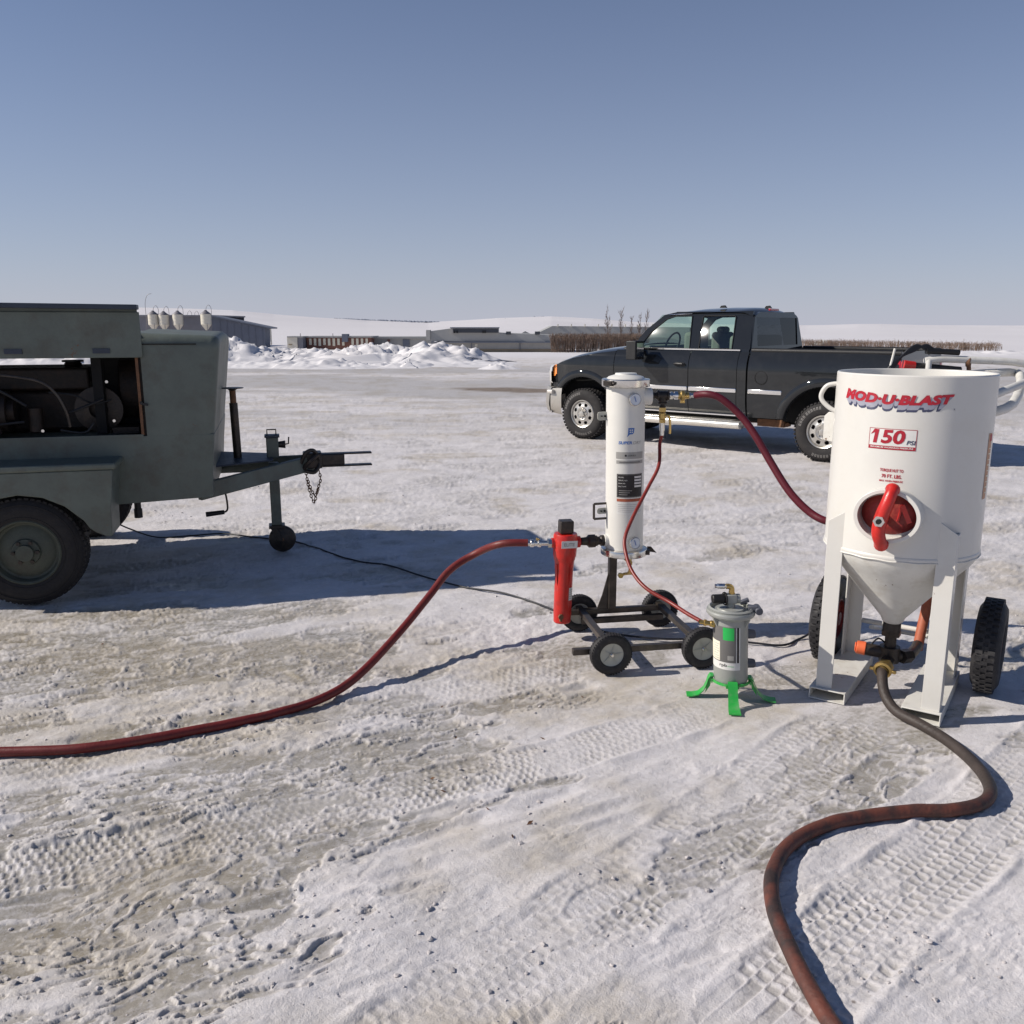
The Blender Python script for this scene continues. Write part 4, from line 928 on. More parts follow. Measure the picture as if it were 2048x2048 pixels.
# ------------------------------------------------------------------ blast pot (x along its front, y away from the camera)
PX,PY,PR=.288,.2886,.33
pot=thing('sandblasting_pot','tall white sandblasting pot with red lettering on four angle iron legs and skids','blast pot',(1.40,3.86,0),-33.7)
t=MB()
t.lathe([(PR-.012,1.43),(PR-.012,1.507),(PR-.010,1.514),(PR-.004,1.516),(PR,1.510),(PR,.742),(PR+.003,.738),(PR+.004,.730),(PR+.001,.722),(PR-.002,.716)],(PX,PY,0),(0,0,1),96)
tank=t.build('tank_shell',M['white_paint'],pot,ang=30)
t=MB();prof=[(PR-.013,1.445)]+[((PR-.013)*math.cos(R(a)),1.445-.085*math.sin(R(a))) for a in range(6,91,7)];t.lathe(prof,(PX,PY,0),(0,0,1),72);t.lathe([(.052,1.368),(.05,1.380),(.04,1.385),(0,1.385)],(PX,PY,0),(0,0,1),30);t.build('dished_top',M['white_paint'],pot,ang=50)
t=MB();t.lathe([(PR-.003,.718),(PR-.010,.700),(PR-.028,.672),(PR-.056,.640),(.055,.375),(.045,.352),(.036,.345),(.036,.34),(0,.34)],(PX,PY,0),(0,0,1),96);t.build('cone',M['white_skid'],pot,ang=25)
# weld bead
t=MB();t.tube([(PX+(PR+.002)*math.cos(a*PI/60),PY+(PR+.002)*math.sin(a*PI/60),.7205+.0015*math.sin(a*5.3)) for a in range(120)],.0035,6,closed=True);t.build('weld_seam',M['white_skid'],pot)
# manway collar, plate and yoke
cy0=PY-PR
def ring(mb,r0,r1,y0,y1,c=(PX,.926),n=64,sx=1.0,sz=1.0):
    return mb.lathe([(r0,y0),(r1,y0),(r1,y1),(r0,y1),(r0,y0)],(c[0],0,c[1]),(0,1,0),n)
t=MB();ring(t,.118,.136,cy0-.058,cy0+.035);t.map(lambda v:(PX+(v.x-PX)*1.0,v.y,.926+(v.z-.926)*.86));t.build('manway_collar',M['white_paint'],pot,bevel=.003)
t=MB();t.lathe([(.0,cy0-.012),(.06,cy0-.016),(.095,cy0-.006),(.112,cy0+.012),(.117,cy0+.02)],(PX,0,.926),(0,1,0),56)
t.map(lambda v:(v.x,v.y,.926+(v.z-.926)*.86));pl=t.build('manway_plate',M['red_plate'],pot,ang=60)
t=MB();t.bar((PX+.052,cy0-.02,.975),(PX+.085,cy0-.012,.90),.012,.02);t.bar((PX+.052,cy0-.02,.975),(PX+.04,cy0-.02,.905),.010,.016);t.build('casting_rib',M['red_cast'],pl)
t=MB();pts=sm([(PX-.010,cy0-.050,.800),(PX-.010,cy0-.078,.815),(PX-.020,cy0-.095,.865),(PX-.012,cy0-.098,.93),(PX+.004,cy0-.095,.985),(PX+.015,cy0-.078,1.035),(PX+.016,cy0-.050,1.052)],5)
rr=[.022+.007*math.sin(PI*i/(len(pts)-1))+(.006 if i in (2,3,len(pts)-4,len(pts)-3) else 0) for i in range(len(pts))]
t.tube(pts,rr,14);yk=t.build('yoke',M['red_cast'],pot,ang=60)
t=MB();t.cyl((PX-.014,cy0-.02,.918),(PX-.014,cy0-.118,.918),.016,n=20);hexnut(t,(PX-.014,cy0-.118,.918),(PX-.014,cy0-.138,.918),.024);t.build('yoke_nut',M['stainless'],yk,ang=30)
t=MB();t.cyl((PX-.014,cy0-.138,.918),(PX-.014,cy0-.146,.918),.011,n=12);t.build('yoke_bolt',M['void'],yk)
# lifting lugs
def cylp(ph,r,z): return Vector((PX+r*math.sin(R(ph)),PY-r*math.cos(R(ph)),z))
for ph in (-84,):
    t=MB();t.tube(sm([cylp(ph,PR-.005,1.455),cylp(ph,PR+.040,1.445),cylp(ph,PR+.064,1.410),cylp(ph,PR+.062,1.378),cylp(ph,PR+.03,1.345),cylp(ph,PR-.005,1.325)],5),.0105,12);t.build('lifting_lug',M['white_paint'],pot)
t=MB();a=cylp(-97,PR-.01,1.17);t.prism([(0,.0),(.075,.01),(.075,.125),(.055,.145),(0,.14)],(math.sin(R(-97)),-math.cos(R(-97)),0),(0,0,1),(math.cos(R(-97))*.008,math.sin(R(-97))*.008,0),a);br=t.build('side_bracket',M['white_skid'],pot,bevel=.002)
t=MB();a=cylp(-97,PR+.03,1.20)+Vector((-math.cos(R(-97))*-.0,-.004,0));t.prism([(0,0),(.015,0),(.015,.07),(0,.07)],(math.sin(R(-97)),-math.cos(R(-97)),0),(0,0,1),(0,-.003,0),a);t.build('bracket_slot',M['void'],br)
# legs and skids
for x0,x1 in ((0,.163),(.403,.566)):
    t=MB();W=.0055;y0,y1=0,.60
    t.box(x0,x1,y0,y1,0,W);t.box(x0,x1,y0,y1,.056-W,.056);t.box(x0,x0+W,y0,y1,W,.056-W);t.box(x1-W,x1,y0,y1,W,.056-W)
    t.build('skid',M['white_skid'],pot,bevel=.0015)
def leg(xa,xb,yf,out,front):
    """angle iron: one flange in the front plane, one going back from its outer edge"""
    xo,xi=(xa,xb) if out<0 else (xb,xa);th=.007
    t=MB();sgn=1 if front else -1
    yy0,yy1=(yf,yf+th) if front else (yf-th,yf)
    top=.905
    t.prism([(xa,.056),(xb,.056),(xb,top-.0 if xb==xi else top-.05),(xa,top if xa==xi else top-.05)],(1,0,0),(0,0,1),(0,yy1-yy0,0),(0,yy0,0))
    x_=xo if out<0 else xo-th
    d=.085 if front else -.085
    t.prism([(yf+sgn*th,.056),(yf+d,.056),(yf+d,top-.052),(yf+sgn*th,top-.052)],(0,1,0),(0,0,1),(th,0,0),(x_,0,0))
    return t.build('leg',M['white_paint'],pot,bevel=.0015)
leg(.024,.096,.022,-1,True);leg(.480,.556,.022,1,True);leg(.024,.096,.578,-1,False);leg(.480,.556,.578,1,False)
# lettering and stickers bent onto the shell
def deco(vs_fs,phi,z,m,name,dr=.0012,lab=None):
    vs,fs=vs_fs;t=MB();t.add(wrap([v+Vector((0,0,dr)) for v in vs],PX,PY,PR,phi,z),fs);o=t.build(name,m,pot,smooth=False,fixn=False)
    return o
def logo():
    """word mark, taller at its left end, slanted, with a block shadow under it"""
    W_=.472;vs,fs,a,b=text_mesh('MOD\u00b7U\u00b7BLAST',size=1,shear=.22,bold=.062,space=1.05)
    o=[]
    for v in vs:
        tx=v.x/a;ty=v.y/b;hh=.046-.006*tx
        o.append(Vector((tx*W_,ty*hh+.004*(1-tx)-.012*math.sin(PI*tx)+.000,0)))
    return o,fs,W_
lv,lf,LW=logo()
for k in range(9,0,-1):
    q=k/9;sh=[Vector((LW*.46+(v.x-LW*.46)*(1-.115*q),v.y-.033*q*(.9),0)) for v in lv]
    deco((sh,lf),-45.5,1.4025,M['decal_navy'] if k>6 else M['decal_grey'],'lettering_shadow',.0006+.00022*(9-k))
deco((lv,lf),-45.5,1.4025,M['decal_red'],'brand_lettering',.0032)
vs,fs=fit_text('150',.130,.060,size=1,shear=.12,bold=.035);deco((shift(vs,.018,0),fs),-19.5,1.2285,M['decal_red'],'pressure_number',.0022)
deco(([Vector((.006,.236-.2,0)),Vector((.012,.039,0)),Vector((.026,.046,0)),Vector((.030,.060,0)),Vector((.022,.060,0))],[(0,1,2,3,4)]),-19.5,1.2285,M['decal_red'],'pressure_number',.0022)
vs,fs=fit_text('PSI',.036,.018,size=1,shear=.2,bold=.02);deco((shift(vs,.154,0),fs),-19.5,1.2285,M['decal_navy'],'pressure_unit',.0022)
deco(patch(.192,.088,24),-19.6,1.204,M['decal_white'],'pressure_sticker',.0008)
deco(outline(.192,.088,.0022,24),-19.6,1.204,M['decal_red'],'sticker_border',.0014)
vs,fs=patch(.186,.013,24);deco((shift(vs,.003,0),fs),-19.6,1.206,M['decal_red'],'sticker_band',.0016)
vs,fs=fit_text('MAXIMUM WORKING PRESSURE',.172,.0065,size=1,bold=.02);deco((shift(vs,.010,0),fs),-19.6,1.2093,M['decal_white'],'sticker_small_print',.0022)
for txt,w_,h_,ph,z in (('TORQUE NUT TO',.094,.0155,-9.3,1.107),('70 FT. LBS.',.080,.0155,-7.8,1.083),('MAX. WHEN PRESSURE',.094,.008,-9.2,1.066)):
    deco(fit_text(txt,w_,h_,size=1,bold=.03),ph,z,M['decal_red'],'torque_note',.0014)
deco(fit_text('R',.006,.007,size=1),37,1.376,M['decal_navy'],'registered_mark',.0014)
deco(patch(.040,.285,4),76.5,.985,M['decal_tan'],'warning_label',.0012)
deco(patch(.028,.030,4),79.0,1.235,M['decal_red'],'label_heading',.0018)
for k in range(9):
    deco(patch(.028,.004+.002*(k%2),4),79.0,1.01+.024*k,M['decal_cream'],'label_line',.0018)
# outlet: neck, metering valve, orange cap, cross piping
t=MB();t.cyl((PX,PY,.345),(PX,PY,.300),.040,n=24);t.cyl((PX,PY,.300),(PX,PY,.215),.026,n=24);hexnut(t,(PX,PY,.305),(PX,PY,.280),.045);t.build('outlet_neck',M['steel_dark'],pot,ang=30)
t=MB();t.cyl((PX,PY,.225),(PX,PY,.150),.046,n=24);t.cyl((PX-.11,PY-.02,.196),(PX+.02,PY,.188),.030,n=24);t.cyl((PX,PY-.01,.165),(PX+.005,PY-.10,.160),.030,n=20);t.build('metering_valve',M['steel_dark'],pot,ang=30)
t=MB();t.cyl((PX-.104,PY-.02,.197),(PX-.145,PY-.027,.200),.034,.031,n=10);t.cyl((PX-.145,PY-.027,.200),(PX-.152,PY-.028,.2),.024,n=10);t.build('orange_valve_knob',M['orange'],pot,bevel=.003)
t=MB();t.tube(sm([(PX+.02,PY+.02,.180),(PX+.07,PY+.06,.172),(PX+.085,PY+.16,.170),(PX+.088,PY+.23,.178)],5),.025,16);hexnut(t,(PX+.050,PY+.02,.176),(PX+.078,PY+.07,.172),.034);t.build('air_branch_pipe',M['steel_dark'],pot,ang=40)
t=MB();t.tube(sm([(PX+.088,PY+.235,.15),(PX+.092,PY+.27,.24),(PX+.100,PY+.33,.40),(PX+.10,PY+.36,.70),(PX+.09,PY+.38,1.0)],6),.024,16);t.build('air_supply_hose',M['orange_hose'],pot)
t=MB();hexnut(t,(PX+.005,PY-.10,.160),(PX+.004,PY-.130,.158),.038);t.cyl((PX+.004,PY-.130,.158),(PX+.0,PY-.150,.150),.030,n=20);t.lathe([(.03,0),(.041,.004),(.041,.018),(.03,.022)],(PX+.002,PY-.135,.157),(0,-1,-.2),20);t.build('brass_coupling',M['brass'],pot,ang=30)
for s_ in (-1,1):
    t=MB();t.bar((PX+.002+s_*.038,PY-.145,.154),(PX+.002+s_*.058,PY-.146,.154),.016,.014);t.build('coupling_lug',M['brass'],pot,bevel=.002)
t=MB();t.tube(sm([(PX-.02,PY,.235),(PX-.05,PY-.02,.26),(PX-.08,PY-.01,.225),(PX-.10,PY-.02,.205)],5),.0045,6);t.build('control_line',M['cable'],pot)
# cross bars between the rear legs and wheel axle
t=MB();t.tube([(.09,.62,.222),(.52,.62,.222)],.013,12);t.build('axle_bar',M['white_skid'],pot)
t=MB();t.tube([(.10,.86,.118),(.50,.86,.118)],.0135,12);t.tube([(.14,.60,.20),(.14,.86,.118)],.012,10);t.tube([(.47,.60,.20),(.47,.86,.118)],.012,10);t.build('rear_stay',M['white_skid'],pot)
def pot_wheel(x,s):
    e=thing('wheel',None,None);e.parent=pot;e.location=(x,.575,.222)
    e.rotation_euler=(0,0,PI if s<0 else 0)
    t=MB();t.lathe([(.105,.004),(.115,-.002),(.15,-.010),(.185,-.008),(.205,.004),(.220,.022),(.223,.050),(.220,.078),(.205,.096),(.185,.108),(.15,.110),(.115,.102),(.105,.096)],(0,0,0),(1,0,0),60)
    for k in range(40):
        a=2*PI*k/40
        for x0,x1,da in ((.010,.040,0),(.036,.064,.5),(.060,.090,0)):
            aa=a+da*2*PI/40;c=Vector((0,math.cos(aa),math.sin(aa)));q=Vector((0,-math.sin(aa),math.cos(aa)))
            t.add([c*.214+q*j*.011+Vector((xx,0,0)) for j in (-1,1) for xx in (x0,x1)]+[c*.228+q*j*.010+Vector((xx,0,0)) for j in (-1,1) for xx in (x0,x1)],[(0,1,3,2),(4,6,7,5),(0,4,5,1),(2,3,7,6),(0,2,6,4),(1,5,7,3)])
    t.build('tyre',M['rubber_clean'],e,ang=40)
    t=MB();t.lathe([(.106,.004),(.10,.002),(.095,.02),(.04,.03),(.035,.0),(.0,-.004)],(0,0,0),(1,0,0),40);t.lathe([(.106,.096),(.10,.098),(.095,.08),(.04,.07),(.035,.10),(0,.10)],(0,0,0),(1,0,0),40);t.build('rim',M['red_plate'],e,ang=35)
pot_wheel(-.012,-1);pot_wheel(.63,1)
# push handle and its control hoses, behind the pot
rot=Matrix.Rotation(R(33.7),3,'Z')
def pl_(px,py,Y):
    v=at(px,py,Y)-Vector((1.40,3.86,0));return rot@v
H_=lambda px,py:pl_(px,py,4.62)
t=MB();t.tube(sm([H_(1850,722),H_(1880,718),H_(1940,720),H_(2050,728),H_(2085,760)],4)+[Vector((PX+.40,PY+.42,1.46)),Vector((PX+.27,PY+.18,1.40))],.019,14);ph_=t.build('push_handle',M['white_skid'],pot)
t=MB();t.tube(sm([H_(1895,752),H_(1990,746),H_(2040,750),Vector((PX+.36,PY+.40,1.36)),Vector((PX+.24,PY+.20,1.32))],4),.022,14);t.build('lower_rail',M['white_skid'],pot)
a_=H_(1858,722);t=MB();t.tube([a_,Vector((PX+.0,PY+.32,a_.z-.12))],.014,10);t.build('handle_stay',M['white_skid'],pot)
t=MB();t.tube([H_(1937,720),H_(1938,752)],.011,10);t.lathe([(.022,-.012),(.026,-.008),(.026,.008),(.022,.012)],H_(1937,724),(1,0,0),16);t.build('rail_clamp',M['rust'],pot)
t=MB();t.tube([H_(1852,702),H_(1918,705)],.0155,14);t.build('handle_grip',M['black'],ph_)
t=MB();t.tube([H_(1826,732),H_(1920,741)],.020,14);t.build('handle_grip',M['black'],ph_)
t=MB();t.cyl(H_(1806,729),H_(1828,732),.024,n=14);t.build('trigger_knob',M['red_cast'],ph_)
for k in range(5):
    d=k*3.2;t=MB();t.tube(sm([H_(1762+d,765),H_(1780+d,733-d*.4),H_(1805+d*.8,706-d*.9+6),H_(1828+d*.5,694-d*.9+8),H_(1852,690+d*.8),H_(1872-d,703+d*.4)],6),.0065,8);t.build('control_hose',M['cable'],pot)
t=MB();t.tube([H_(1780,735),H_(1790,697)],.006,8);t.build('hose_stay',M['white_skid'],pot)

# ------------------------------------------------------------------ dryer cart
cart=thing('air_dryer_cart','white air dryer column on a low black steel cart with four wheels','air dryer',(.496,4.146,0),10)
def cwheel(x,y,ang=0):
    e=thing('wheel',None,None);e.parent=cart;e.location=(x,y,.107);e.rotation_euler=(0,R(ang),0)
    t=MB();t.lathe([(.060,-.020),(.067,-.024),(.085,-.027),(.098,-.024),(.105,-.014),(.107,0),(.105,.014),(.098,.024),(.085,.027),(.067,.024),(.060,.020)],(0,0,0),(0,1,0),56)
    for k in range(44):
        a=2*PI*k/44
        for s_ in (-1,1):
            aa=a+(s_>0)*PI/44;c=Vector((math.cos(aa),0,math.sin(aa)));q=Vector((-math.sin(aa),0,math.cos(aa)))
            y0,y1=(s_*.003,s_*.023)
            t.add([c*.101+q*j*.0045+Vector((0,yy,0)) for j in (-1,1) for yy in (y0,y1)]+[c*(.109 if yy==y0 else .1055)+q*j*.0042+Vector((0,yy,0)) for j in (-1,1) for yy in (y0,y1)],[(0,1,3,2),(4,6,7,5),(0,4,5,1),(2,3,7,6),(0,2,6,4),(1,5,7,3)])
    t.build('tyre',M['rubber_clean'],e,ang=40)
    t=MB();t.lathe([(0,-.014),(.012,-.014),(.014,-.012),(.030,-.012),(.058,-.017),(.064,-.022),(.066,-.018),(.062,-.010)],(0,0,0),(0,1,0),48);t.lathe([(0,.012),(.058,.015),(.064,.02)],(0,0,0),(0,1,0),32)
    for k in range(5):
        a=2*PI*k/5+.3;c=Vector((math.cos(a),0,math.sin(a)));t.bar(c*.016+Vector((0,-.0135,0)),c*.056+Vector((0,-.0165,0)),.003,.003,(0,1,0))
    t.build('hub_disc',M['wheel_disc'],e,ang=30)
    t=MB();t.cyl((0,-.033,0),(0,.033,0),.0065,n=12);t.lathe([(.011,-.016),(.010,-.024),(.006,-.028),(0,-.029)],(0,0,0),(0,1,0),16);t.build('axle_bolt',M['stainless'],e)
cwheel(0,0,10);cwheel(.485,0,-25);cwheel(0,.65,40);cwheel(.485,.65,70)
B=.032
def cbar(a,b2,nm,w_=B,h_=B): 
    t=MB();t.bar(a,b2,w_,h_);return t.build(nm,M['steel_raw'],cart,bevel=.003)
cbar((-.185,.055,.108),(.50,.055,.108),'front_cross_bar')
cbar((-.115,.600,.130),(.50,.600,.130),'rear_cross_bar')
cbar((-.01,.555,.090),(.47,.555,.090),'rear_cross_bar')
cbar((-.005,.66,.1415),(-.005,.035,.1415),'side_bar',.036,.03);cbar((.465,.66,.1415),(.465,.035,.1415),'side_bar',.036,.03)
t=MB();t.cyl((-.185,.055,.108),(-.184,.055,.108),.012,n=4);
CX,CYY=.226,.545
t=MB();t.box(.152,.195,.565,.608,.146,.475);pst=t.build('post',M['steel_raw'],cart,bevel=.003)
t=MB();t.prism([(.152,.146),(.152,.36),(.118,.23),(.088,.146)],(1,0,0),(0,0,1),(0,.008,0),(0,.582,0));t.build('post_gusset',M['steel_raw'],cart,bevel=.001)
lean=lambda v:Vector((v.x-.016*(v.z-.45),v.y,v.z))
def cb(t,name,m,par=None,**k): t.map(lean);return t.build(name,m,par or cart,**k)
CR=.104
t=MB();t.lathe([(0,.49),(CR,.49),(CR,1.405),(0,1.405)],(CX,CYY,0),(0,0,1),72);col_=cb(t,'column',M['white_col'],ang=40)
t=MB();t.lathe([(CR-.002,1.395),(CR+.004,1.395),(CR+.022,1.400),(CR+.024,1.405),(CR+.024,1.436),(CR+.021,1.440),(CR-.0,1.442)],(CX,CYY,0),(0,0,1),72);cb(t,'top_clamp_ring',M['stainless'],ang=30)
t=MB();t.lathe([(CR+.002,1.438),(CR-.012,1.452),(.058,1.462),(.056,1.470),(0,1.472)],(CX,CYY,0),(0,0,1),60);cb(t,'lid',M['white_col'],ang=30)
t=MB();t.lathe([(CR-.002,.515),(CR+.003,.515),(CR+.023,.510),(CR+.025,.505),(CR+.025,.478),(CR+.022,.474),(0,.474)],(CX,CYY,0),(0,0,1),72);cb(t,'bottom_clamp_ring',M['stainless'],ang=30)
for z,a in ((1.42,-150),(.492,-20)):
    ph=R(a);c=Vector((CX+(CR+.028)*math.cos(ph),CYY+(CR+.028)*math.sin(ph),z));q=Vector((-math.sin(ph),math.cos(ph),0))
    t=MB();t.bar(c-q*.03,c+q*.03,.022,.026);hexnut(t,c+q*.03,c+q*.045,.009);cb(t,'clamp_latch',M['steel_dark'],bevel=.002)
t=MB();ph=R(-8);c=Vector((CX+(CR+.03)*math.cos(ph),CYY+(CR+.03)*math.sin(ph),.497));t.prism([(0,-.012),(.05,-.02),(.02,.014),(0,.014)],(math.cos(ph),math.sin(ph),0),(0,0,1),(0,.014,0),c);cb(t,'clamp_lever',M['steel_dark'])
def cpt(ph,r,z): return Vector((CX+r*math.sin(R(ph)),CYY-r*math.cos(R(ph)),z))
def cdec(vs_fs,phi,z,m,name,dr=.001):
    vs,fs=vs_fs;t=MB();t.add(wrap([v+Vector((0,0,dr)) for v in vs],CX,CYY,CR,phi,z),fs);return cb(t,name,m,smooth=False,fixn=False)
cdec(([Vector((x_,y_,0)) for x_,y_ in ((.004,0),(.010,.016),(.020,.016),(.022,.016),(.036,.017),(.042,.024),(.046,.050),(.030,.050),(.012,.050))],[(0,2,1),(1,2,3,4,5,6,7,8)]),-15,1.137,M['decal_blue'],'emblem')
for (a,b2,c,d) in ((.019,.036,.007,.006),(.030,.036,.007,.006),(.019,.025,.007,.006),(.030,.025,.006,.006)):
    vs,fs=patch(c,d,3);cdec((shift(vs,a,b2),fs),-15,1.137,M['white_col'],'emblem_cutout',.0016)
cdec(fit_text('SUPER',.075,.0165,size=1,bold=.03,shear=.1),-37,1.100,M['decal_blue'],'brand_lettering')
cdec(fit_text('DRY',.052,.0165,size=1,bold=.0,shear=.1),7,1.100,M['decal_silver'],'brand_lettering')
cdec(patch(.162,.036,14),-44,1.022,M['decal_silver'],'model_plate')
cdec(fit_text('SERIES',.042,.008,size=1),-8,1.036,M['decal_black'],'model_text',.0016)
vs,fs=patch(.010,.010,2);cdec((vs,fs),-18,1.035,M['decal_black'],'model_mark',.0016)
cdec(patch(.160,.018,14),-43,.995,M['decal_silver'],'model_plate')
cdec(patch(.120,.005,14),-34,1.001,M['decal_grey2'],'plate_line',.0016)
cdec(patch(.152,.128,14),-41,.812,M['decal_black'],'rating_plate')
cdec(outline(.146,.122,.0012,14),-39.5,.815,M['decal_silver'],'plate_border',.0015)
for k in range(4):
    vs,fs=patch(.048,.0105,6);cdec((vs,fs),12,.917-.0165*k,M['decal_white'],'plate_field',.0018)
    vs,fs=fit_text(['MODEL','SERIAL NO','MAX PSI','MAX TEMP'][k],[.030,.048,.036,.042][k],.006,size=1);cdec((vs,fs),-36,.919-.0165*k,M['decal_white'],'plate_text',.0018)
for k in range(3):
    vs,fs=patch(.07-.012*k,.003,8);cdec((vs,fs),-34,.848-.011*k,M['decal_silver'],'plate_line',.0018)
cdec(patch(.150,.072,14),-40.5,.718,M['decal_white'],'warning_sticker')
cdec(patch(.150,.016,14),-40.5,.789,M['orange_hose'],'warning_band',.0014)
for k in range(5):
    vs,fs=patch(.135,.0016,12);cdec((vs,fs),-37,.772-.010*k,M['decal_silver'],'warning_line',.0015)
def gauge(phi,z):
    c=cpt(phi,CR-.002,z);n=Vector((math.sin(R(phi)),-math.cos(R(phi)),0))
    t=MB();t.cyl(c,c+n*.012,.010,n=16);t.lathe([(0,.010),(.031,.010),(.033,.014),(.033,.027),(.030,.030),(.028,.026)],c,n,40);g_=cb(t,'pressure_gauge',M['stainless'],ang=30)
    t=MB();t.lathe([(.0285,.026),(0,.0262)],c,n,32);cb(t,'gauge_face',M['gauge'],g_)
    t=MB();s_=n.cross(Vector((0,0,1)));t.bar(c+n*.0275-s_*.004-Vector((0,0,.012)),c+n*.0275+s_*.005+Vector((0,0,.017)),.004,.001,n);cb(t,'gauge_needle',M['decal_blue'],g_)
gauge(6,1.338);gauge(11,.563)
# ports and pipe work at the top right
t=MB();t.lathe([(.045,0),(.045,.055),(.041,.060),(0,.060)],cpt(75,CR-.025,1.347),(math.sin(R(82)),-math.cos(R(82)),0),32);cb(t,'outlet_boss',M['white_col'],ang=40)
P0=Vector((CX+CR+.028,CYY-.02,1.350));xd=Vector((.985,-.17,0)).normalized()
t=MB();t.cyl(P0,P0+xd*.030,.014,n=16);hexnut(t,P0+xd*.012,P0+xd*.020,.021);hexnut(t,P0+xd*.026,P0+xd*.034,.021);nip=cb(t,'pipe_nipple',M['steel_dark'],ang=30)
t=MB();t.cyl(P0+xd*.034,P0+xd*.098,.024,n=20);t.lathe([(.024,0),(.028,.003),(.028,.012),(.024,.015)],P0+xd*.034,xd,20);t.lathe([(.024,0),(.028,.003),(.028,.012),(.024,.015)],P0+xd*.086,xd,20);c_=P0+xd*.066;t.cyl(c_,c_-Vector((0,0,.045)),.022,n=20);t.lathe([(.022,0),(.026,.003),(.026,.012)],c_-Vector((0,0,.033)),(0,0,-1),20);cb(t,'pipe_tee',M['steel_dark'],ang=40)
t=MB();a=P0+xd*.098;t.cyl(a,a+xd*.03,.014,n=16);hexnut(t,a+xd*.008,a+xd*.020,.022);t.cyl(a+xd*.030,a+xd*.048,.021,n=20);cb(t,'union_fitting',M['chrome'],ang=30)
t=MB();b_=a+xd*.048;t.lathe([(.020,0),(.020,.012),(.028,.018),(.028,.034),(.020,.040),(.017,.060)],b_,xd,24);t.bar(b_+xd*.026+Vector((0,0,-.026)),b_+xd*.026+Vector((0,0,-.040)),.024,.012);t.build if False else None;cb(t,'claw_coupling',M['brass'],ang=40)
t=MB();e_=b_+xd*.058;hexnut(t,e_,e_+xd*.010,.017);t.cyl(e_,e_+xd*.05,.011,n=14);cb(t,'hose_barb',M['stainless'],ang=30);HB=e_+xd*.04
d0=c_-Vector((0,0,.045))
t=MB();t.cyl(d0,d0-Vector((0,0,.022)),.012,n=14);t.lathe([(.012,0),(.018,.004),(.018,.010),(.012,.012)],d0-Vector((0,0,.008)),(0,0,-1),16);cb(t,'reducer',M['steel_dark'])
d1=d0-Vector((0,0,.020))
t=MB();hexnut(t,d1,d1-Vector((0,0,.022)),.019);t.lathe([(.013,.022),(.020,.030),(.020,.058),(.013,.066)],d1,(0,0,-1),18);hexnut(t,d1-Vector((0,0,.064)),d1-Vector((0,0,.082)),.017);bv=cb(t,'ball_valve',M['brass'],ang=30)
t=MB();q=d1+Vector((0,0,-.044));t.tube(sm([q+Vector((.008,-.016,0)),q+Vector((.024,-.024,.004)),q+Vector((.033,-.024,-.018)),q+Vector((.036,-.024,-.055)),q+Vector((.036,-.024,-.095))],4),.0065,8);cb(t,'valve_lever',M['brass'],bv)
t=MB();t.cyl(d1-Vector((0,0,.082)),d1-Vector((0,0,.125)),.0145,n=16);t.cyl(d1-Vector((0,0,.125)),d1-Vector((0,0,.150)),.011,n=14);cb(t,'hose_socket',M['stainless'],ang=30);HT=lean(d1-Vector((0,0,.148)))
# mounting ears on the left
def ear(z,h_,lab):
    c=cpt(-95,CR-.02,z);t=MB();pr=[(0,-h_/2)]+[(.062+.012*math.cos(R(a)),-h_/2+.012+.012*math.sin(R(a))) for a in (-90,-45,0)]+[(.062+.012*math.cos(R(a)),h_/2-.012+.012*math.sin(R(a))) for a in (0,45,90)]+[(0,h_/2)]
    t.prism(pr,(-.985,-.17,0),(0,0,1),(0,.006,0),c);e=cb(t,'mounting_ear',M['wheel_disc'],bevel=.001)
    for dx in (.030,.050):
        t=MB();t.cyl(c+Vector((-dx,-.002-.17*dx,0)),c+Vector((-dx,-.010-.17*dx,0)),.0055 if dx<.04 else .004,n=10);cb(t,'bolt_hole',M['void'],e)
    return c
ear(1.242,.046,'');c=ear(.722,.034,'')
t=MB()
for a,b2 in (((-.092,-.016,-.042),(-.092,-.016,.042)),((-.092,-.016,.042),(.0,-.004,.042)),((-.092,-.016,-.042),(0,-.004,-.042))):t.bar(c+Vector(a),c+Vector(b2),.012,.012)
cb(t,'square_bracket',M['steel_raw'],bevel=.002)
# drain under the column
t=MB();a=Vector((CX+.018,CYY-.06,.474));t.tube(sm([a,a-Vector((0,0,.035))],3),.009,10);t.tube(sm([a+Vector((0,0,-.02)),a+Vector((-.02,0,-.016)),a+Vector((-.03,0,-.024))],4),.008,10);hexnut(t,a-Vector((0,0,.03)),a-Vector((0,0,.048)),.012);t.cyl(a-Vector((0,0,.045)),a-Vector((0,0,.092)),.009,n=12);hexnut(t,a-Vector((0,0,.085)),a-Vector((0,0,.104)),.013);t.tube([a-Vector((0,0,.098)),a+Vector((-.03,0,-.100)),a+Vector((-.060,0,-.108))],.008,10);hexnut(t,a+Vector((-.055,-.012,-.107)),a+Vector((-.055,.008,-.107)),.015);cb(t,'brass_drain',M['brass'],ang=40)
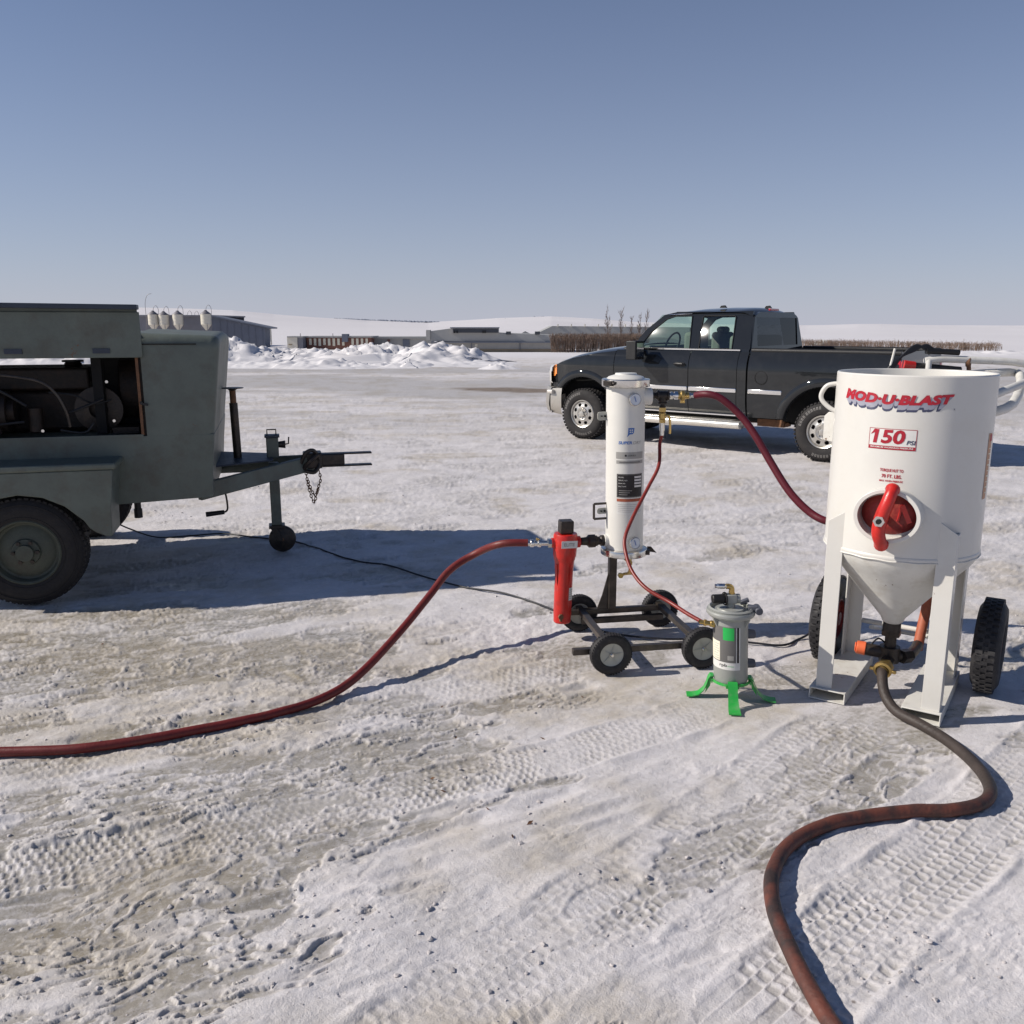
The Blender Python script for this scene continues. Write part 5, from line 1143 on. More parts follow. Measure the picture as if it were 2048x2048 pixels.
# coupling to the red prefilter, and the prefilter
cdirx=Vector((-.985,-.17,0))
q0=cpt(-86,CR-.01,.556)
t=MB();t.lathe([(.034,0),(.034,.022),(.030,.024)],q0,(-1,0,0),24);cb(t,'inlet_boss',M['white_col'],ang=40)
q1=q0+Vector((-.022,0,0))
t=MB();t.lathe([(.020,0),(.031,.004),(.031,.020),(.024,.026),(.024,.038),(.030,.042),(.030,.050),(.037,.054),(.037,.088),(.030,.094),(.024,.100),(.022,.13)],q1,(-1,0,0),12);cb(t,'pipe_union',M['steel_dark'],ang=30)
FX,FY=CX-.345,CYY-.01
flean=lambda v:Vector((v.x+.02*(v.z-.35),v.y,v.z))
def fb(t,name,m,par=None,**k): t.map(flean);return t.build(name,m,par,**k)
pf=thing('red_air_filter','red inline air filter with a black square cap hanging left of the white column','air filter')
pf.location=cart.location+Vector((FX*math.cos(R(10))-FY*math.sin(R(10)),FX*math.sin(R(10))+FY*math.cos(R(10)),.10));pf.rotation_euler=cart.rotation_euler
def fbb(t,name,m,par=None,**k):
    t.map(lambda v:Vector((v.x+.028*(v.z-.25),v.y,v.z)));return t.build(name,m,par or pf,**k)
t=MB();t.lathe([(0,.36),(.058,.36),(.060,.372),(.064,.385),(.066,.430),(.066,.497),(.062,.507),(0,.507)],(0,0,0),(0,0,1),36);t.cyl((-.055,0,.456),(-.078,0,.456),.027,n=20);t.cyl((.055,0,.456),(.082,0,.456),.032,n=20);fbb(t,'filter_head',M['red_cast'],ang=30)
t=MB();t.lathe([(.0,.0),(.044,.0),(.048,.006),(.050,.06),(.050,.27),(.053,.34),(.056,.362)],(0,0,0),(0,0,1),36)
for k in range(4):
    a=k*PI/2+.4;t.prism([(.050,.22),(.056,.25),(.058,.34),(.050,.345)],(math.cos(a),math.sin(a),0),(0,0,1),(-math.sin(a)*.01,math.cos(a)*.01,0))
fbb(t,'filter_bowl',M['red_cast'],ang=30)
t=MB();t.box(-.037,.037,-.037,.037,.509,.580);fbb(t,'indicator_cap',M['steel_dark'],bevel=.006,seg=2)
t=MB();t.box(-.036,.052,-.0675,-.066,.438,.478);lb=fbb(t,'name_label',M['decal_white'])
vs,fs=fit_text('ELITE',.058,.018,size=1,bold=.03);t=MB();t.add([Vector((-.022+v.x,-.0685,.449+v.y)) for v in vs],fs);fbb(t,'label_text',M['decal_silver'],lb,smooth=False)
t=MB();t.add(wrap(patch(.032,.072,6)[0],0,0,.0515,24,.135),patch(.032,.072,6)[1]);fbb(t,'data_label',M['decal_white'],smooth=False)
for k in range(5):
    t=MB();t.add(wrap(shift(patch(.026,.003,4)[0],.003,0,.001),0,0,.0515,24,.145+.012*k),patch(.026,.003,4)[1]);fbb(t,'label_line',M['decal_silver'],smooth=False)
t=MB();t.cyl((-.02,-.044,.045),(-.02,-.058,.045),.014,n=14);t.cyl((-.02,-.05,.06),(-.02,-.05,.02),.008,n=10);fbb(t,'drain_knob',M['rust'])
# hose coupling on its left
t=MB();o=Vector((-.078,0,.456));hexnut(t,o,o+Vector((-.02,0,0)),.026);t.lathe([(.014,.0),(.014,.045),(.022,.048),(.022,.062),(.016,.066),(.016,.085),(.021,.088),(.021,.104),(.014,.110),(.014,.135)],o+Vector((-.012,0,0)),(-1,-.02,.03),14);fbb(t,'hose_coupling',M['stainless'],ang=30)
t=MB();t.bar(o+Vector((-.065,0,.018)),o+Vector((-.085,0,.028)),.012,.010);fbb(t,'coupling_claw',M['brass'])
HP=pf.matrix_basis@Vector((-.078-.13+.006,0,.462))

# ------------------------------------------------------------------ grey breathing air filter on green legs
fl=thing('breathing_air_filter','small pewter grey breathing air filter canister standing on green splayed legs','air filter',(1.028,3.86,0),0)
FR=.0785
fle=lambda v:Vector((v.x-.050*(v.z-.09),v.y,v.z))
def fB(t,name,m,par=None,**k): t.map(fle);return t.build(name,m,par or fl,**k)
t=MB();t.lathe([(0,.088),(.060,.088),(FR-.002,.093),(FR,.100),(FR,.412),(0,.412)],(0,0,0),(0,0,1),64);fB(t,'canister',M['filter_grey'],ang=40)
t=MB();t.lathe([(FR,.400),(FR+.008,.404),(.104,.412),(.110,.420),(.111,.430),(.108,.438),(.095,.440),(.090,.434),(.062,.436),(.058,.444),(0,.447)],(0,0,0),(0,0,1),72);lid=fB(t,'lid',M['filter_grey'],ang=25)
t=MB();t.lathe([(.100,.438),(.103,.446),(.095,.452),(.088,.446),(.090,.436)],(0,0,0),(0,0,1),60);fB(t,'clamp_rim',M['filter_grey'],lid,ang=60)
t=MB();t.bar((.075,-.02,.452),(.118,-.03,.452),.034,.020);t.cyl((.118,-.055,.440),(.118,.005,.445),.018,n=14);t.bar((.055,.05,.45),(.095,.045,.468),.026,.018);fB(t,'clamp_handle',M['filter_dark'],lid,bevel=.004)
for a in (-70,40,160):
    t=MB();c=Vector((math.cos(R(a-90)),math.sin(R(a-90)),0));t.prism([(FR-.002,.36),(FR-.002,.41),(.10,.412),(.098,.402)],c,(0,0,1),(-c.y*.012,c.x*.012,0));fB(t,'lid_rib',M['filter_grey'],ang=30)
t=MB();t.cyl((.0,0,.445),(.0,0,.470),.020,n=20);t.box(-.022,.024,-.022,.022,.468,.510);t.cyl((.024,0,.488),(.042,0,.488),.022,n=18);rg_=fB(t,'regulator_body',M['filter_grey'],bevel=.003)
t=MB();t.lathe([(0,0),(.030,.0),(.032,.005),(.030,.010)],(-.022,0,.487),(-1,-.1,0),24);t.lathe([(.0,.0),(.022,.0),(.021,.052),(.018,.055),(0,.055)],(-.032,0,.487),(-1,-.1,0),14);fB(t,'regulator_knob',M['black'],rg_,ang=30)
t=MB();t.lathe([(.026,0),(.028,.003),(.026,.006)],(-.024,0,.487),(-1,-.1,0),24);fB(t,'regulator_nut',M['stainless'],rg_)
t=MB();hexnut(t,(.004,0,.510),(.004,0,.522),.014);t.tube(sm([(.004,0,.52),(.004,0,.535),(-.004,0,.545),(-.022,-.002,.547)],4),.013,12);fB(t,'brass_elbow',M['brass'],rg_,ang=50)
t=MB();t.lathe([(.010,0),(.010,.006),(.012,.008),(.012,.040),(.009,.044),(.009,.052),(0,.053)],(-.022,-.002,.547),(-1,-.1,.06),18);fB(t,'quick_connector',M['chrome'],rg_,ang=30)
t=MB();t.lathe([(.010,0),(.016,.004),(.016,.022),(.012,.025),(.012,.040),(.016,.042),(.016,.052),(.010,.055),(.010,.075)],(-FR+.004,-.01,.366),(-.985,0.0,.17),8);fB(t,'inlet_fitting',M['brass'],ang=30)
for z in (.310,.165):
    t=MB();t.cyl((FR-.006,.02,z),(FR+.034,.02,z-.002),.024,.021,n=20);t.lathe([(.021,0),(.018,.006),(0,.007)],(FR+.034,.02,z-.002),(1,0,0),20);fB(t,'outlet_cap',M['filter_dark'],ang=40)
def fdec(vs_fs,phi,z,m,name,dr=.0008):
    vs,fs=vs_fs;t=MB();t.add(wrap([v+Vector((0,0,dr)) for v in vs],0,0,FR,phi,z),fs);return fB(t,name,m,smooth=False,fixn=False)
fdec(patch(.168,.205,20),-104,.166,M['decal_white'],'wrap_label')
fdec(patch(.148,.170,20),-104,.202,M['decal_grey2'],'label_field',.0013)
fdec(patch(.010,.170,2),7,.202,M['decal_black'],'label_edge',.0016)
fdec(patch(.050,.056,8),-39,.314,M['decal_green'],'green_square',.0020)
fdec(patch(.050,.008,8),-39,.3095,M['decal_green'],'green_band',.0018)
fdec(patch(.072,.092,10),-103,.206,M['decal_cream'],'instruction_panel',.0018)
for k in range(7):
    fdec(patch(.035-.004*(k%3),.0022,6),-78,.214+.0115*k,M['decal_silver'],'instruction_line',.0024)
fdec(patch(.028,.022,4),-24,.214,M['decal_silver'],'small_picture',.0018)
fdec(fit_text('CPF-80',.040,.011,size=1,bold=.02),-84,.306,M['decal_white'],'model_text',.0018) if False else None
fdec(fit_text('rpb',.036,.019,size=1,bold=.015),-52,.176,M['decal_black'],'brand_lettering',.0014)
fdec(patch(.030,.002,4),-24,.183,M['decal_green'],'brand_underline',.0014)
# green stand
t=MB()
t.lathe([(.082,.086),(.088,.086),(.088,.098),(.082,.098),(.082,.086)],(0,0,0),(0,0,1),48);cl_=fB(t,'stand_ring',M['green_leg'],ang=30)
for a in (-98,-12,82,172):
    c=Vector((math.cos(R(a)),math.sin(R(a)),0));s_=Vector((-c.y,c.x,0));pr=[(.080,.112,.020),(.094,.112,.022),(.104,.098,.022),(.112,.070,.022),(.125,.040,.023),(.150,.016,.025),(.180,.008,.027),(.205,.0075,.027)]
    rows=[]
    for r_,z_,w_ in pr:
        rows.append([c*r_+s_*x_+Vector((0,0,z_+dz)) for x_,dz in ((-w_,0),(-w_,-.006 if z_>.02 else -.005),(w_,-.006 if z_>.02 else -.005),(w_,0))])
    t=MB();t.grid(rows,closed=True);t.add(rows[0],[(0,1,2,3)]);t.add(rows[-1],[(3,2,1,0)])
    g2=[(.092,.104),(.100,.06),(.125,.022),(.118,.046),(.108,.075),(.100,.100)]
    for e_ in (-.018,.014):t.prism([(p_[0]-.004,p_[1]) for p_ in g2],c,(0,0,1),s_*.004,s_*e_)
    fB(t,'leg',M['green_leg'],ang=35)
    t=MB();t.bar(c*.088+s_*-.03+Vector((0,0,.088)),c*.088+s_*.03+Vector((0,0,.088)),.006,.016);fB(t,'ring_bracket',M['green_leg'])
bpy.context.view_layer.update()

# ------------------------------------------------------------------ hoses and cable
def hose(name,pts,r,m,label,cat='hose',k=8,n=14,wig=0.0,lay=True):
    P=sm(pts,k)
    if wig:
        P=[p+Vector((0,0,wig*math.sin(i*.7))) for i,p in enumerate(P)]
    if lay:
        xa=np.array([p.x for p in P]);ya=np.array([p.y for p in P]);hg=detail(xa.copy(),ya.copy())[0]
        P=[Vector((p.x,p.y,max(p.z,float(g_)+r*.85))) for p,g_ in zip(P,hg)];P=[P[0]]+[Vector((P[i].x,P[i].y,(P[i-1].z+P[i].z+P[i+1].z)/3)) for i in range(1,len(P)-1)]+[P[-1]]
    t=MB();t.tube(P,r,n);o=t.build(name,m,None,ang=60,loc=P[0]);return tag(o,label,cat)
hose('air_hose',[(-3.6,3.35,.024),(-2.6,3.27,.024),(-1.956,3.28,.024),(-1.679,3.327,.024),(-1.338,3.473,.024),(-1.058,3.631,.024),(-.868,3.79,.032),(-.737,3.985,.065),(-.581,4.308,.165),(-.447,4.55,.285),tuple(at(900,1140,4.70)),tuple(at(950,1108,4.76)),tuple(at(1000,1088,HP.y+.01)),tuple(HP)],.0205,M['hose_red'],'thick oxblood hose curving over the snow from the left up to the red filter')
hose('air_hose',[tuple(cart.matrix_world@lean(HB)),(1.03,4.66,1.362),(1.1,4.63,1.342),(1.197,4.6,1.258),(1.268,4.55,1.159),(1.348,4.48,1.011),(1.423,4.4,.882),(1.508,4.33,.792),(1.584,4.27,.758),(1.70,4.3,.75)],.0195,M['hose_maroon'],'maroon hose arching from the top of the white column to the blast pot')
hose('air_hose',[tuple(cart.matrix_world@HT),tuple(cart.matrix_world@HT-Vector((.01,0,.05))),(.783,4.62,.985),(.722,4.56,.881),(.630,4.45,.742),(.583,4.38,.653),(.580,4.33,.588),(.605,4.25,.507),(.662,4.15,.449),(.765,4.05,.407),(.83,3.95,.384),(.885,3.86,.372)],.0095,M['hose_thin'],'thin red air hose looping from the brass valve down to the grey filter')
h4=[(1.717,3.818,.150),(1.708,3.79,.138),(1.697,3.745,.100),(1.697,3.69,.062),(1.718,3.62,.034),(1.769,3.53,.026),(1.814,3.385,.024),(1.83,3.212,.024),(1.812,3.055,.024),(1.768,2.946,.024),(1.691,2.875,.024),(1.565,2.836,.024),(1.439,2.831,.024),(1.285,2.805,.024),(1.146,2.763,.024),(1.021,2.702,.024),(.917,2.614,.024),(.85,2.517,.024),(.804,2.414,.024),(.775,2.273,.024),(.773,2.125,.024),(.779,1.976,.024),(.803,1.8,.024),(.86,1.6,.024)]
hm=mat('worn_blast_hose_rubber',(.04,.030,.026),.6,0,.25,12,.3,70,dirt=(.07,.05,.042),dirt_amt=.3)
N_=hm.node_tree.nodes;L_=hm.node_tree.links;b_=N_['Principled BSDF'];gg=N_.new('ShaderNodeNewGeometry');sx=N_.new('ShaderNodeSeparateXYZ');L_.new(gg.outputs['Position'],sx.inputs[0])
mr_=N_.new('ShaderNodeMapRange');mr_.inputs[1].default_value=2.96;mr_.inputs[2].default_value=2.82;L_.new(sx.outputs[1],mr_.inputs[0])
old=b_.inputs['Base Color'].links[0].from_socket;mx_=N_.new('ShaderNodeMix');mx_.data_type='RGBA';L_.new(mr_.outputs[0],mx_.inputs[0]);L_.new(old,mx_.inputs[6])
nn=N_.new('ShaderNodeTexNoise');nn.inputs['Scale'].default_value=11;nn.inputs['Detail'].default_value=6;L_.new(gg.outputs['Position'],nn.inputs['Vector']);rp=N_.new('ShaderNodeMapRange');rp.inputs[1].default_value=.4;rp.inputs[2].default_value=.62;L_.new(nn.outputs[0],rp.inputs[0])
m3=N_.new('ShaderNodeMix');m3.data_type='RGBA';m3.inputs[6].default_value=(.12,.038,.025,1);m3.inputs[7].default_value=(.035,.022,.020,1);L_.new(rp.outputs[0],m3.inputs[0]);L_.new(m3.outputs[2],mx_.inputs[7]);L_.new(mx_.outputs[2],b_.inputs['Base Color'])
hose('blast_hose',h4,.0235,hm,'worn dark blast hose turning rusty brown where it snakes over the foreground snow')
bd_=MB()
cab=[(-3.45,7.03,.30),(-3.26,6.994,.15),(-3.127,7.018,.07),(-2.907,6.972,.018),(-2.665,7.041,.014),(-2.393,7.094,.02),(-2.057,6.938,.014),(-1.691,6.771,.016),(-1.388,6.459,.014),(-1.12,6.229,.014),(-.884,6.119,.014),(-.602,5.824,.016),(-.313,5.588,.014),(-.078,5.455,.02),(.114,5.287,.014),(.263,5.099,.014),(.502,4.742,.014),(.823,4.612,.014),(1.101,4.612,.014),(1.319,4.542,.016),(1.474,4.511,.014),(1.613,4.606,.022),(1.72,4.60,.1),(1.80,4.42,.25)]
hose('power_cable',cab,.0062,M['cable'],'thin black cable trailing over the snow from the compressor to the blast pot','cable',n=8)

# ------------------------------------------------------------------ far buildings, bins, hedges and trees
def bbox(px0,px1,pyt,pyb,Y,dep,name,m,parent=None,loc=None,top_slope=0):
    a=at(px0,pyb,Y);b2=at(px1,pyt,Y);t=MB();t.box(a.x,b2.x,Y,Y+dep,a.z,b2.z);return t.build(name,m,parent,smooth=False)
def child_of(e,o):
    o.parent=e;o.matrix_parent_inverse=Matrix.Identity(4);me=o.data;l=Vector(e.location)
    if me.users==1:
        for v in me.vertices:v.co-=l
    return o
def far_thing(name,label,cat,px,py,Y,group=None): return thing(name,label,cat,tuple(at(px,py,Y)),0,group)
# barn
Yb=200
barn=far_thing('barn','long dark blue grey barn with a sloping roof behind the feed bins','barn',400,690,Yb)
A=lambda x,y,Y=Yb:at(x,y,Y)
t=MB();P=[A(424,634),A(530,656),A(530,696),A(424,696)];t.add(P+[p+Vector((0,4.5,0)) for p in P],[(0,1,2,3),(7,6,5,4),(0,4,5,1),(1,5,6,2),(0,3,7,4)]);child_of(barn,t.build('wall',M['barn_wall'],smooth=False))
t=MB();P=[A(150,632),A(424,632),A(424,696),A(150,696)];t.add(P+[p+Vector((0,24,0)) for p in P],[(0,1,2,3),(7,6,5,4),(0,4,5,1),(0,3,7,4)]);child_of(barn,t.build('wall',M['barn_wall2'],smooth=False))
t=MB();P=[A(422,630),A(543,655),A(543,657.5),A(422,633)];t.add([p-Vector((0,.8,0)) for p in P]+[p+Vector((0,5,0)) for p in P],[(0,1,2,3),(7,6,5,4),(0,4,5,1),(1,5,6,2),(2,6,7,3),(3,7,4,0)]);child_of(barn,t.build('roof',M['barn_wall'],smooth=False))
t=MB();P=[A(148,629.5),A(424,630),A(424,633),A(148,633)];t.add([p-Vector((0,.8,0)) for p in P]+[p+Vector((0,25,0)) for p in P],[(0,1,2,3),(7,6,5,4),(0,4,5,1),(1,5,6,2),(2,6,7,3),(3,7,4,0)]);child_of(barn,t.build('roof',M['barn_wall2'],smooth=False))
t=MB();a=A(541.5,657);t.box(a.x-.12,a.x+.12,Yb-.3,Yb,A(541,690).z,a.z);child_of(barn,t.build('corner_post',M['silo'],smooth=False))
for x_ in range(440,526,14):
    t=MB();a=A(x_,645);t.box(a.x-.04,a.x+.04,Yb-.08,Yb+.02,A(x_,694).z,A(x_,636.5+(x_-424)*.2075).z);child_of(barn,t.build('wall_rib',M['barn_wall'],smooth=False))
# feed bins
def feedbin(px,Y,s,label):
    b0=at(px,667,Y);s*=1.22;e=thing('feed_bin',label,'feed bin',(b0.x,Y,b0.z-.35),0,None)
    t=MB();t.lathe([(.18,.95),(1.02,2.1),(1.02,4.1),(1.0,4.12)],(0,0,0),(0,0,1),24);t.build('hopper',M['silo'],e,ang=30)
    for z in (2.1,2.75,3.4,4.08):
        t=MB();t.lathe([(1.02,z-.03),(1.06,z),(1.02,z+.03)],(0,0,0),(0,0,1),24);t.build('band',M['silo'],e)
    t=MB();t.lathe([(1.08,4.08),(1.05,4.15),(.30,4.72),(.28,4.85),(0,4.9)],(0,0,0),(0,0,1),24);t.build('lid',M['bin_top'],e,ang=30)
    for k in range(4):
        a=k*PI/2+.5;t=MB();t.bar((.95*math.cos(a),.95*math.sin(a),-.4),(.98*math.cos(a),.98*math.sin(a),2.4),.09,.09);t.build('leg',M['bin_top'],e)
    t=MB();t.cyl((0,0,.95),(0,0,.4),.18,n=12);t.build('boot',M['bin_top'],e)
    t=MB();t.tube(sm([(1.12,-.1,1.5),(1.2,-.1,4.3),(1.15,-.1,5.3),(.75,-.1,5.85),(.3,-.1,5.5),(.15,-.1,4.9)],5),.045,6);t.build('fill_pipe',M['bin_top'],e)
    e.scale=(s,s,s);return e
feedbin(309,195,.88,'cream feed bin nearest the compressor, leftmost in the row before the barn')
feedbin(330,195,.86,'second cream feed bin from the compressor hood')
feedbin(358,195,.88,'third cream feed bin, standing clear between two gaps')
feedbin(414,195,.90,'rightmost cream feed bin beside the sloping barn roof')
feedbin(377,222,.82,'small far feed bin lid between the third and last cream bins')
feedbin(391,225,.82,'small far feed bin lid just left of the rightmost bin')
t=MB();a=at(294,660,195);t.tube(sm([a,a+Vector((.05,0,3)),a+Vector((.1,0,5.8)),a+Vector((.7,0,7.4)),a+Vector((1.6,0,7.7))],5),.05,6);tag(t.build('auger_pipe',M['bin_top'],None,loc=a),'thin curved filling pipe rising above the leftmost feed bin','pipe')
# little buildings in the middle
e=far_thing('hut','small white hut on its own between the barn and the brown sheds','hut',590,692,175)
child_of(e,bbox(575,594,675,697,175,4,'wall',M['silo']));child_of(e,bbox(594,605,674,697,175.3,4,'side_wall',M['barn_wall2']));child_of(e,bbox(574,606,672.5,675,174.8,5,'roof',M['roof_grey']));child_of(e,bbox(577,584,688,690,174.9,.1,'step',M['wall_base']))
e=far_thing('long_shed','low dark red brown shed with a row of pale doors behind the snow bank','shed',680,694,178)
child_of(e,bbox(614,742,675,698,178,8,'wall',M['brick_red']))
for k in range(13):
    if 7.5<k<9:continue
    x_=618.5+k*9.4;child_of(e,bbox(x_,x_+4.2,677,690+(k%3),177.85,.2,'door',M['decal_cream']))
child_of(e,bbox(612,744,672.5,675.3,177.6,9,'roof',M['roof_grey']));child_of(e,bbox(684,695,668,684,177.2,2,'vent_box',M['barn_wall']))
e=far_thing('grey_shed','low pale shed continuing right of the brown shed','shed',800,694,182)
child_of(e,bbox(742,862,677,698,182,8,'wall',M['wall_tan']));child_of(e,bbox(742,864,673.5,677,181.6,9,'roof',M['roof_grey']));child_of(e,bbox(806,819,679,694,181.8,.3,'door',M['barn_wall']));child_of(e,bbox(775,780,679,683,181.8,.3,'window',M['brick_red']))
for x_,n_ in ((601,0),(666,1)):
    t=MB();a=at(x_,676,174);t.cyl(a,a+Vector((0,0,.9)),.07,n=6);tag(t.build('stack_pipe',M['bin_top'],None,loc=a),['short vent pipe standing behind the white hut','short vent pipe standing above the brown shed'][n_],'pipe')
# big low building
Ym=160
big=far_thing('low_building','long low grey building with a dark raised clerestory beyond the snow bank','building',980,700,Ym)
B_=lambda x,y,d=0:at(x,y,Ym)+Vector((0,d,0))
def quad(pts,name,m,par,th=.15):
    t=MB();n=len(pts);t.add(pts+[p+Vector((0,th,0)) for p in pts],[tuple(range(n)),tuple(range(2*n-1,n-1,-1))]+[(i,n+i,n+(i+1)%n,(i+1)%n) for i in range(n)]);return child_of(par,t.build(name,m,smooth=False))
child_of(big,bbox(868,1130,684,716,Ym,14,'wall',M['wall_tan']))
child_of(big,bbox(868,1130,698,718,Ym-.12,.2,'wall_base',M['wall_base']))
quad([B_(855,663,-.6),B_(900,657,-.6),B_(1000,666,-.6),B_(1100,670,-.6),B_(1132,671,-.6),B_(1132,686,-.6),B_(868,682,-.6),B_(855,681,-.6)],'roof',M['roof_grey'],big,14)
quad([B_(853,660,-.9),B_(861,660,-.9),B_(861,680,-.9),B_(853,680,-.9)],'end_fascia',M['wall_tan'],big,2)
child_of(big,bbox(868,1132,683.5,685.5,Ym-.95,.5,'gutter',M['barn_wall']))
child_of(big,bbox(902,997,655,666,Ym-1.2,6,'clerestory',M['wall_tan']));child_of(big,bbox(906,996,658,665.5,Ym-1.35,.3,'clerestory_shade',M['vent_shade_dark']));child_of(big,bbox(900,998,654.5,656.5,Ym-1.5,7,'clerestory_roof',M['barn_wall']))  # the clerestory's shade is painted as a dark strip
for x_ in (943,1040): child_of(big,bbox(x_-.6,x_+.6,685.5,700,Ym-.2,.3,'downpipe',M['barn_wall']))
child_of(big,bbox(950,955,688,693,Ym-.08,.1,'window',M['silo']))
for x_ in (1017,1075): child_of(big,bbox(x_-5,x_+5,663,669,Ym-1.0,1.5,'roof_vent',M['vent_shade_dark']))
for x_ in (908,913,965,969): child_of(big,bbox(x_,x_+2.2,661,666.5,Ym-1.5,.3,'vent_hood',M['void']))
back=far_thing('long_grey_roofed_building','wide grey sloping roof with small vent stacks behind the clipped hedge','building',1200,690,185)
C_=lambda x,y,d=0:at(x,y,185)+Vector((0,d,0))
quad([C_(1065,671),C_(1105,652),C_(1420,655),C_(1420,676),C_(1065,676)],'roof',M['roof_grey'],back,16)
child_of(back,bbox(1068,1420,674,700,185.3,15,'wall',M['wall_tan']))
for k in range(8):
    x_=1116+k*27;child_of(back,bbox(x_-1.1,x_+1.1,648,653.5,184.8,.5,'vent_stack',M['silo']))
quad([C_(1040,668,-3),C_(1050,662,-3),C_(1062,668,-3)],'gable_vent',M['roof_grey'],back,2)
hut=far_thing('gabled_hut','small dark gabled hut at the left end of the far right hedge','hut',1660,700,95)
D_=lambda x,y,d=0:at(x,y,95)+Vector((0,d,0))
quad([D_(1643,690),D_(1661,681),D_(1676,690),D_(1676,700),D_(1643,700)],'wall',M['barn_wall'],hut,3);quad([D_(1641,690,-.2),D_(1661,680,-.2),D_(1678,690,-.2),D_(1661,682.5,-.2)],'roof',M['roof_grey'],hut,3.4)
# bare hedges: many fine twigs
def hedge(name,x0,x1,Y,pyt,pyb,n,label,dep=1.6,seed=1,slope=0.0):
    rn=random.Random(seed);t=MB();a=at(x0,pyb,Y);b2=at(x1,pyt,Y);zb_=float(macro(np.array([a.x]),np.array([float(Y)]))[0])-.05;base=min(a.z,zb_+.2)
    for k in range(n):
        q=rn.random();x_=a.x+(b2.x-a.x)*q;y_=Y+rn.uniform(0,dep);zt=b2.z-slope*q+rn.uniform(-.22,.03)+(.10 if rn.random()<.06 else 0)
        hx=rn.uniform(-.16,.16);w_=rn.uniform(.010,.030)
        z0=base if rn.random()<.55 else base+rn.uniform(.2,.7)*(zt-base)
        m1=Vector((x_+hx*.4,y_,z0+(zt-z0)*.5));t.bar((x_,y_,z0),m1,w_,w_);t.bar(m1,(x_+hx*1.5,y_+rn.uniform(-.1,.1),zt),w_*.7,w_*.7)
        if k%2==0:
            s_=m1+Vector((rn.uniform(-.05,.05),0,rn.uniform(0,.25)));t.bar(s_,s_+Vector((rn.uniform(-.3,.3),rn.uniform(-.1,.1),rn.uniform(.05,.28))),.012,.012)
    o=t.build(name,M['twig'],None,smooth=False,fixn=False,loc=(a.x,Y,base));return tag(o,label,'hedge')
hedge('clipped_hedge',1103,1300,75,667,705,1500,'clipped bare brown hedge behind the hood of the pickup truck',seed=3)
hedge('bare_hedge',1612,2010,90,679,700,1900,'long low bare brown hedge beyond the truck bed on the right',seed=5,slope=.35,dep=2.5)
rn=random.Random(11)
def bare_tree(px,Y,ht,label,seed):
    rn=random.Random(seed);b0=at(px,700,Y);g0=float(macro(np.array([b0.x]),np.array([float(Y)]))[0]);e=thing('bare_tree',label,'tree',(b0.x,Y,g0-.05),0)
    t=MB();P=sm([(0,0,0),(rn.uniform(-.1,.1),0,ht*.35),(rn.uniform(-.15,.15),0,ht*.7),(rn.uniform(-.2,.2),0,ht)],5);t.tube(P,[.055*(1-.8*i/len(P)) for i in range(len(P))],6);t.build('trunk',M['bark'],e)
    t=MB()
    for k in range(26):
        i=rn.randint(4,len(P)-2);s_=P[i];a=rn.uniform(0,2*PI);l=ht*rn.uniform(.12,.34)*(1-.4*i/len(P));d=Vector((math.cos(a)*.42,math.sin(a)*.42,1)).normalized()
        m1=s_+d*l*.5;en=m1+(d+Vector((rn.uniform(-.25,.25),rn.uniform(-.25,.25),.2))).normalized()*l*.5
        t.tube([s_,m1,en],[.020,.013,.006],4,cap=False)
        for j in range(3):
            d2=(d+Vector((rn.uniform(-.7,.7),rn.uniform(-.7,.7),.1))).normalized();t.tube([m1,m1+d2*l*.35],[.009,.004],3,cap=False)
    t.build('crown',M['bark'],e)
for k,(px_,h_,l_) in enumerate(((1215,3.7,'tall bare sapling at the left end of the row behind the hedge'),(1243,3.6,'bare sapling standing alone, second from the left behind the hedge'),(1264,3.0,'slender short bare sapling in the middle of the row behind the hedge'),(1277,3.1,'thin bare sapling just right of the middle of the row'),(1290,3.5,'bare sapling closest to the truck windscreen, right end of the row'))):
    bare_tree(px_,80,h_,l_,30+k)
# distant tree belts on the hills
def belt(name,pts,Y,n,hmin,hmax,label,seed,m):
    rn=random.Random(seed);t=MB();xs=[p[0] for p in pts];ys_=[p[1] for p in pts]
    for k in range(n):
        x_=rn.uniform(xs[0],xs[-1]);py=float(np.interp(x_,xs,ys_));c=at(x_,py,Y+rn.uniform(-15,15));h_=rn.uniform(hmin,hmax);w_=h_*rn.uniform(.5,1.1)
        vs=[c+Vector((0,0,h_))]+[c+Vector((w_*math.cos(a*PI/2.5),w_*math.sin(a*PI/2.5),h_*rn.uniform(.25,.6))) for a in range(5)]+[c+Vector((0,0,-1))]
        t.add(vs,[(0,1+a,1+(a+1)%5) for a in range(5)]+[(6,1+(a+1)%5,1+a) for a in range(5)])
    o=t.build(name,m,None,smooth=False,fixn=False);return tag(o,label,'trees',kind='stuff')
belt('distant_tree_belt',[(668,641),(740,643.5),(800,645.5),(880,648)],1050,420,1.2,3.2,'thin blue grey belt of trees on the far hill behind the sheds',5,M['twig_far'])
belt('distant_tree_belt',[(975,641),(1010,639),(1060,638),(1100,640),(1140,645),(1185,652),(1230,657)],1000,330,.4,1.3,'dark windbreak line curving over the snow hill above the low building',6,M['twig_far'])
belt('distant_tree_belt',[(1060,636),(1080,635),(1110,636),(1130,638)],1150,40,.8,2.2,'few far bushes on the crest of the snow hill',7,M['twig_far'])

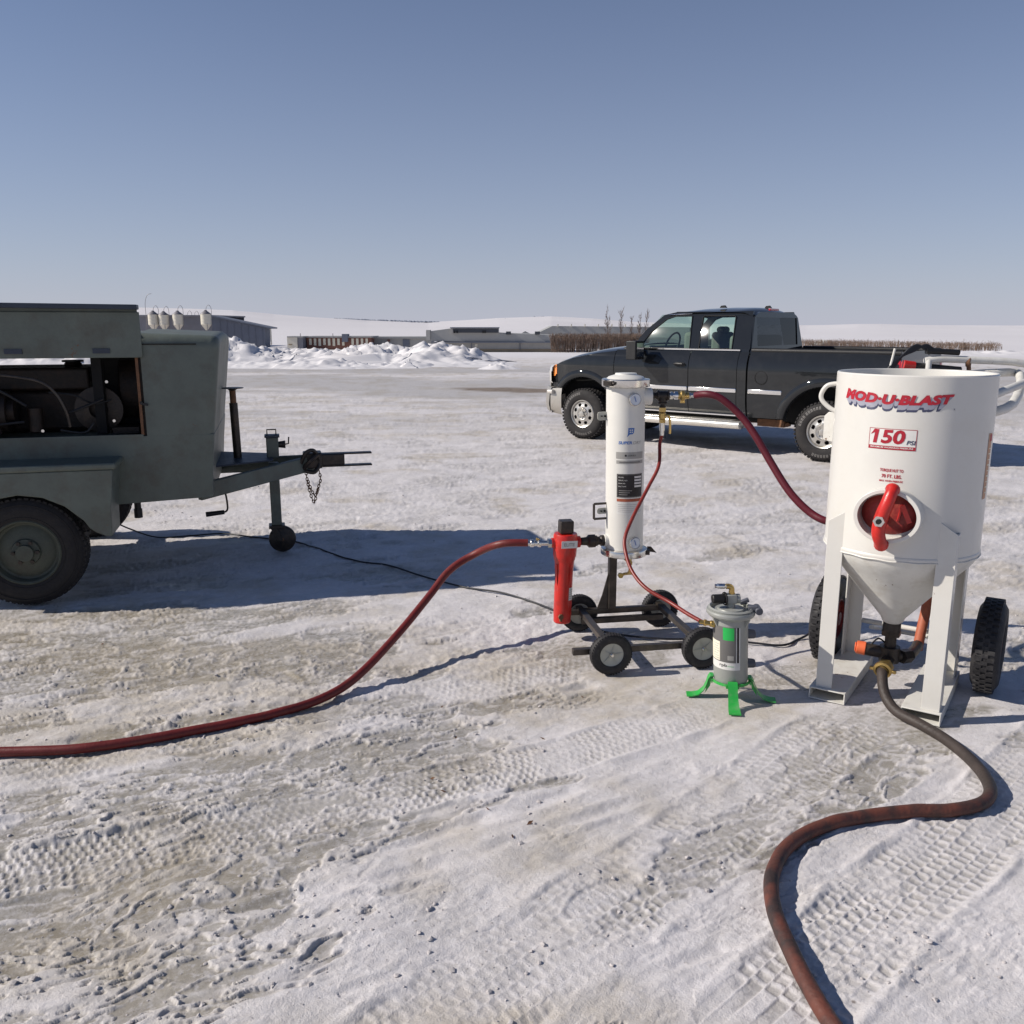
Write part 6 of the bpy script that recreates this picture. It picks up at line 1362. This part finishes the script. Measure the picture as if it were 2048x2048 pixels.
# ------------------------------------------------------------------ crumbs and chips of snow lying on the packed surface
rn=np.random.RandomState(9);n=5200
yy=1.7*np.exp(rn.rand(n)**1.2*math.log(12/1.7));tt=rn.uniform(-.72,.72,n);xx=tt*yy
cl=fbm(xx*1.3,yy*1.3,201,3);keep=(cl+rn.rand(n)*.25)>.72;xx=xx[keep];yy=yy[keep];n=len(xx)
hh,_,_,_=detail(xx.copy(),yy.copy())
phi=(1+5**.5)/2;ico=np.array([(-1,phi,0),(1,phi,0),(-1,-phi,0),(1,-phi,0),(0,-1,phi),(0,1,phi),(0,-1,-phi),(0,1,-phi),(phi,0,-1),(phi,0,1),(-phi,0,-1),(-phi,0,1)])/1.9
icf=[(0,11,5),(0,5,1),(0,1,7),(0,7,10),(0,10,11),(1,5,9),(5,11,4),(11,10,2),(10,7,6),(7,1,8),(3,9,4),(3,4,2),(3,2,6),(3,6,8),(3,8,9),(4,9,5),(2,4,11),(6,2,10),(8,6,7),(9,8,1)]
t=MB()
for k in range(n):
    s_=.0025+.0075*rn.rand()**4;v=ico*s_*(.6+.8*rn.rand(12,1));v[:,2]*=.6;c_,q_=math.cos(k),math.sin(k)
    t.add([(xx[k]+a*c_-b2*q_,yy[k]+a*q_+b2*c_,hh[k]+c+s_*.25) for a,b2,c in v],icf)
tag(t.build('snow_crumbs',M['crumb'],None,smooth=False,fixn=False),'loose crumbs of snow lying over the packed surface','snow',kind='stuff')
# leaves and grit
rn=random.Random(4);t=MB()
for px_,py_ in ((884,1408),(912,1470),(865,1558),(886,1583),(975,1625),(1025,1680),(205,1288),(1060,1655),(1085,1475),(1165,1385)):
    g=gz(px_,py_);hz=float(detail(np.array([g.x]),np.array([g.y]))[0][0]);a=rn.uniform(0,PI);l=rn.uniform(.008,.016)
    d=Vector((math.cos(a),math.sin(a),.2))*l;s_=Vector((-math.sin(a),math.cos(a),.1))*l*.4;c=Vector((g.x,g.y,hz+.004))
    t.add([c-d,c-s_,c+d,c+s_+Vector((0,0,.003)),c-Vector((0,0,.004))],[(0,1,2,3),(0,4,1),(1,4,2),(2,4,3),(3,4,0)])
tag(t.build('brown_debris',M['rust'],None,smooth=False),'few brown bits of dead leaf and grit on the snow','debris',kind='stuff')
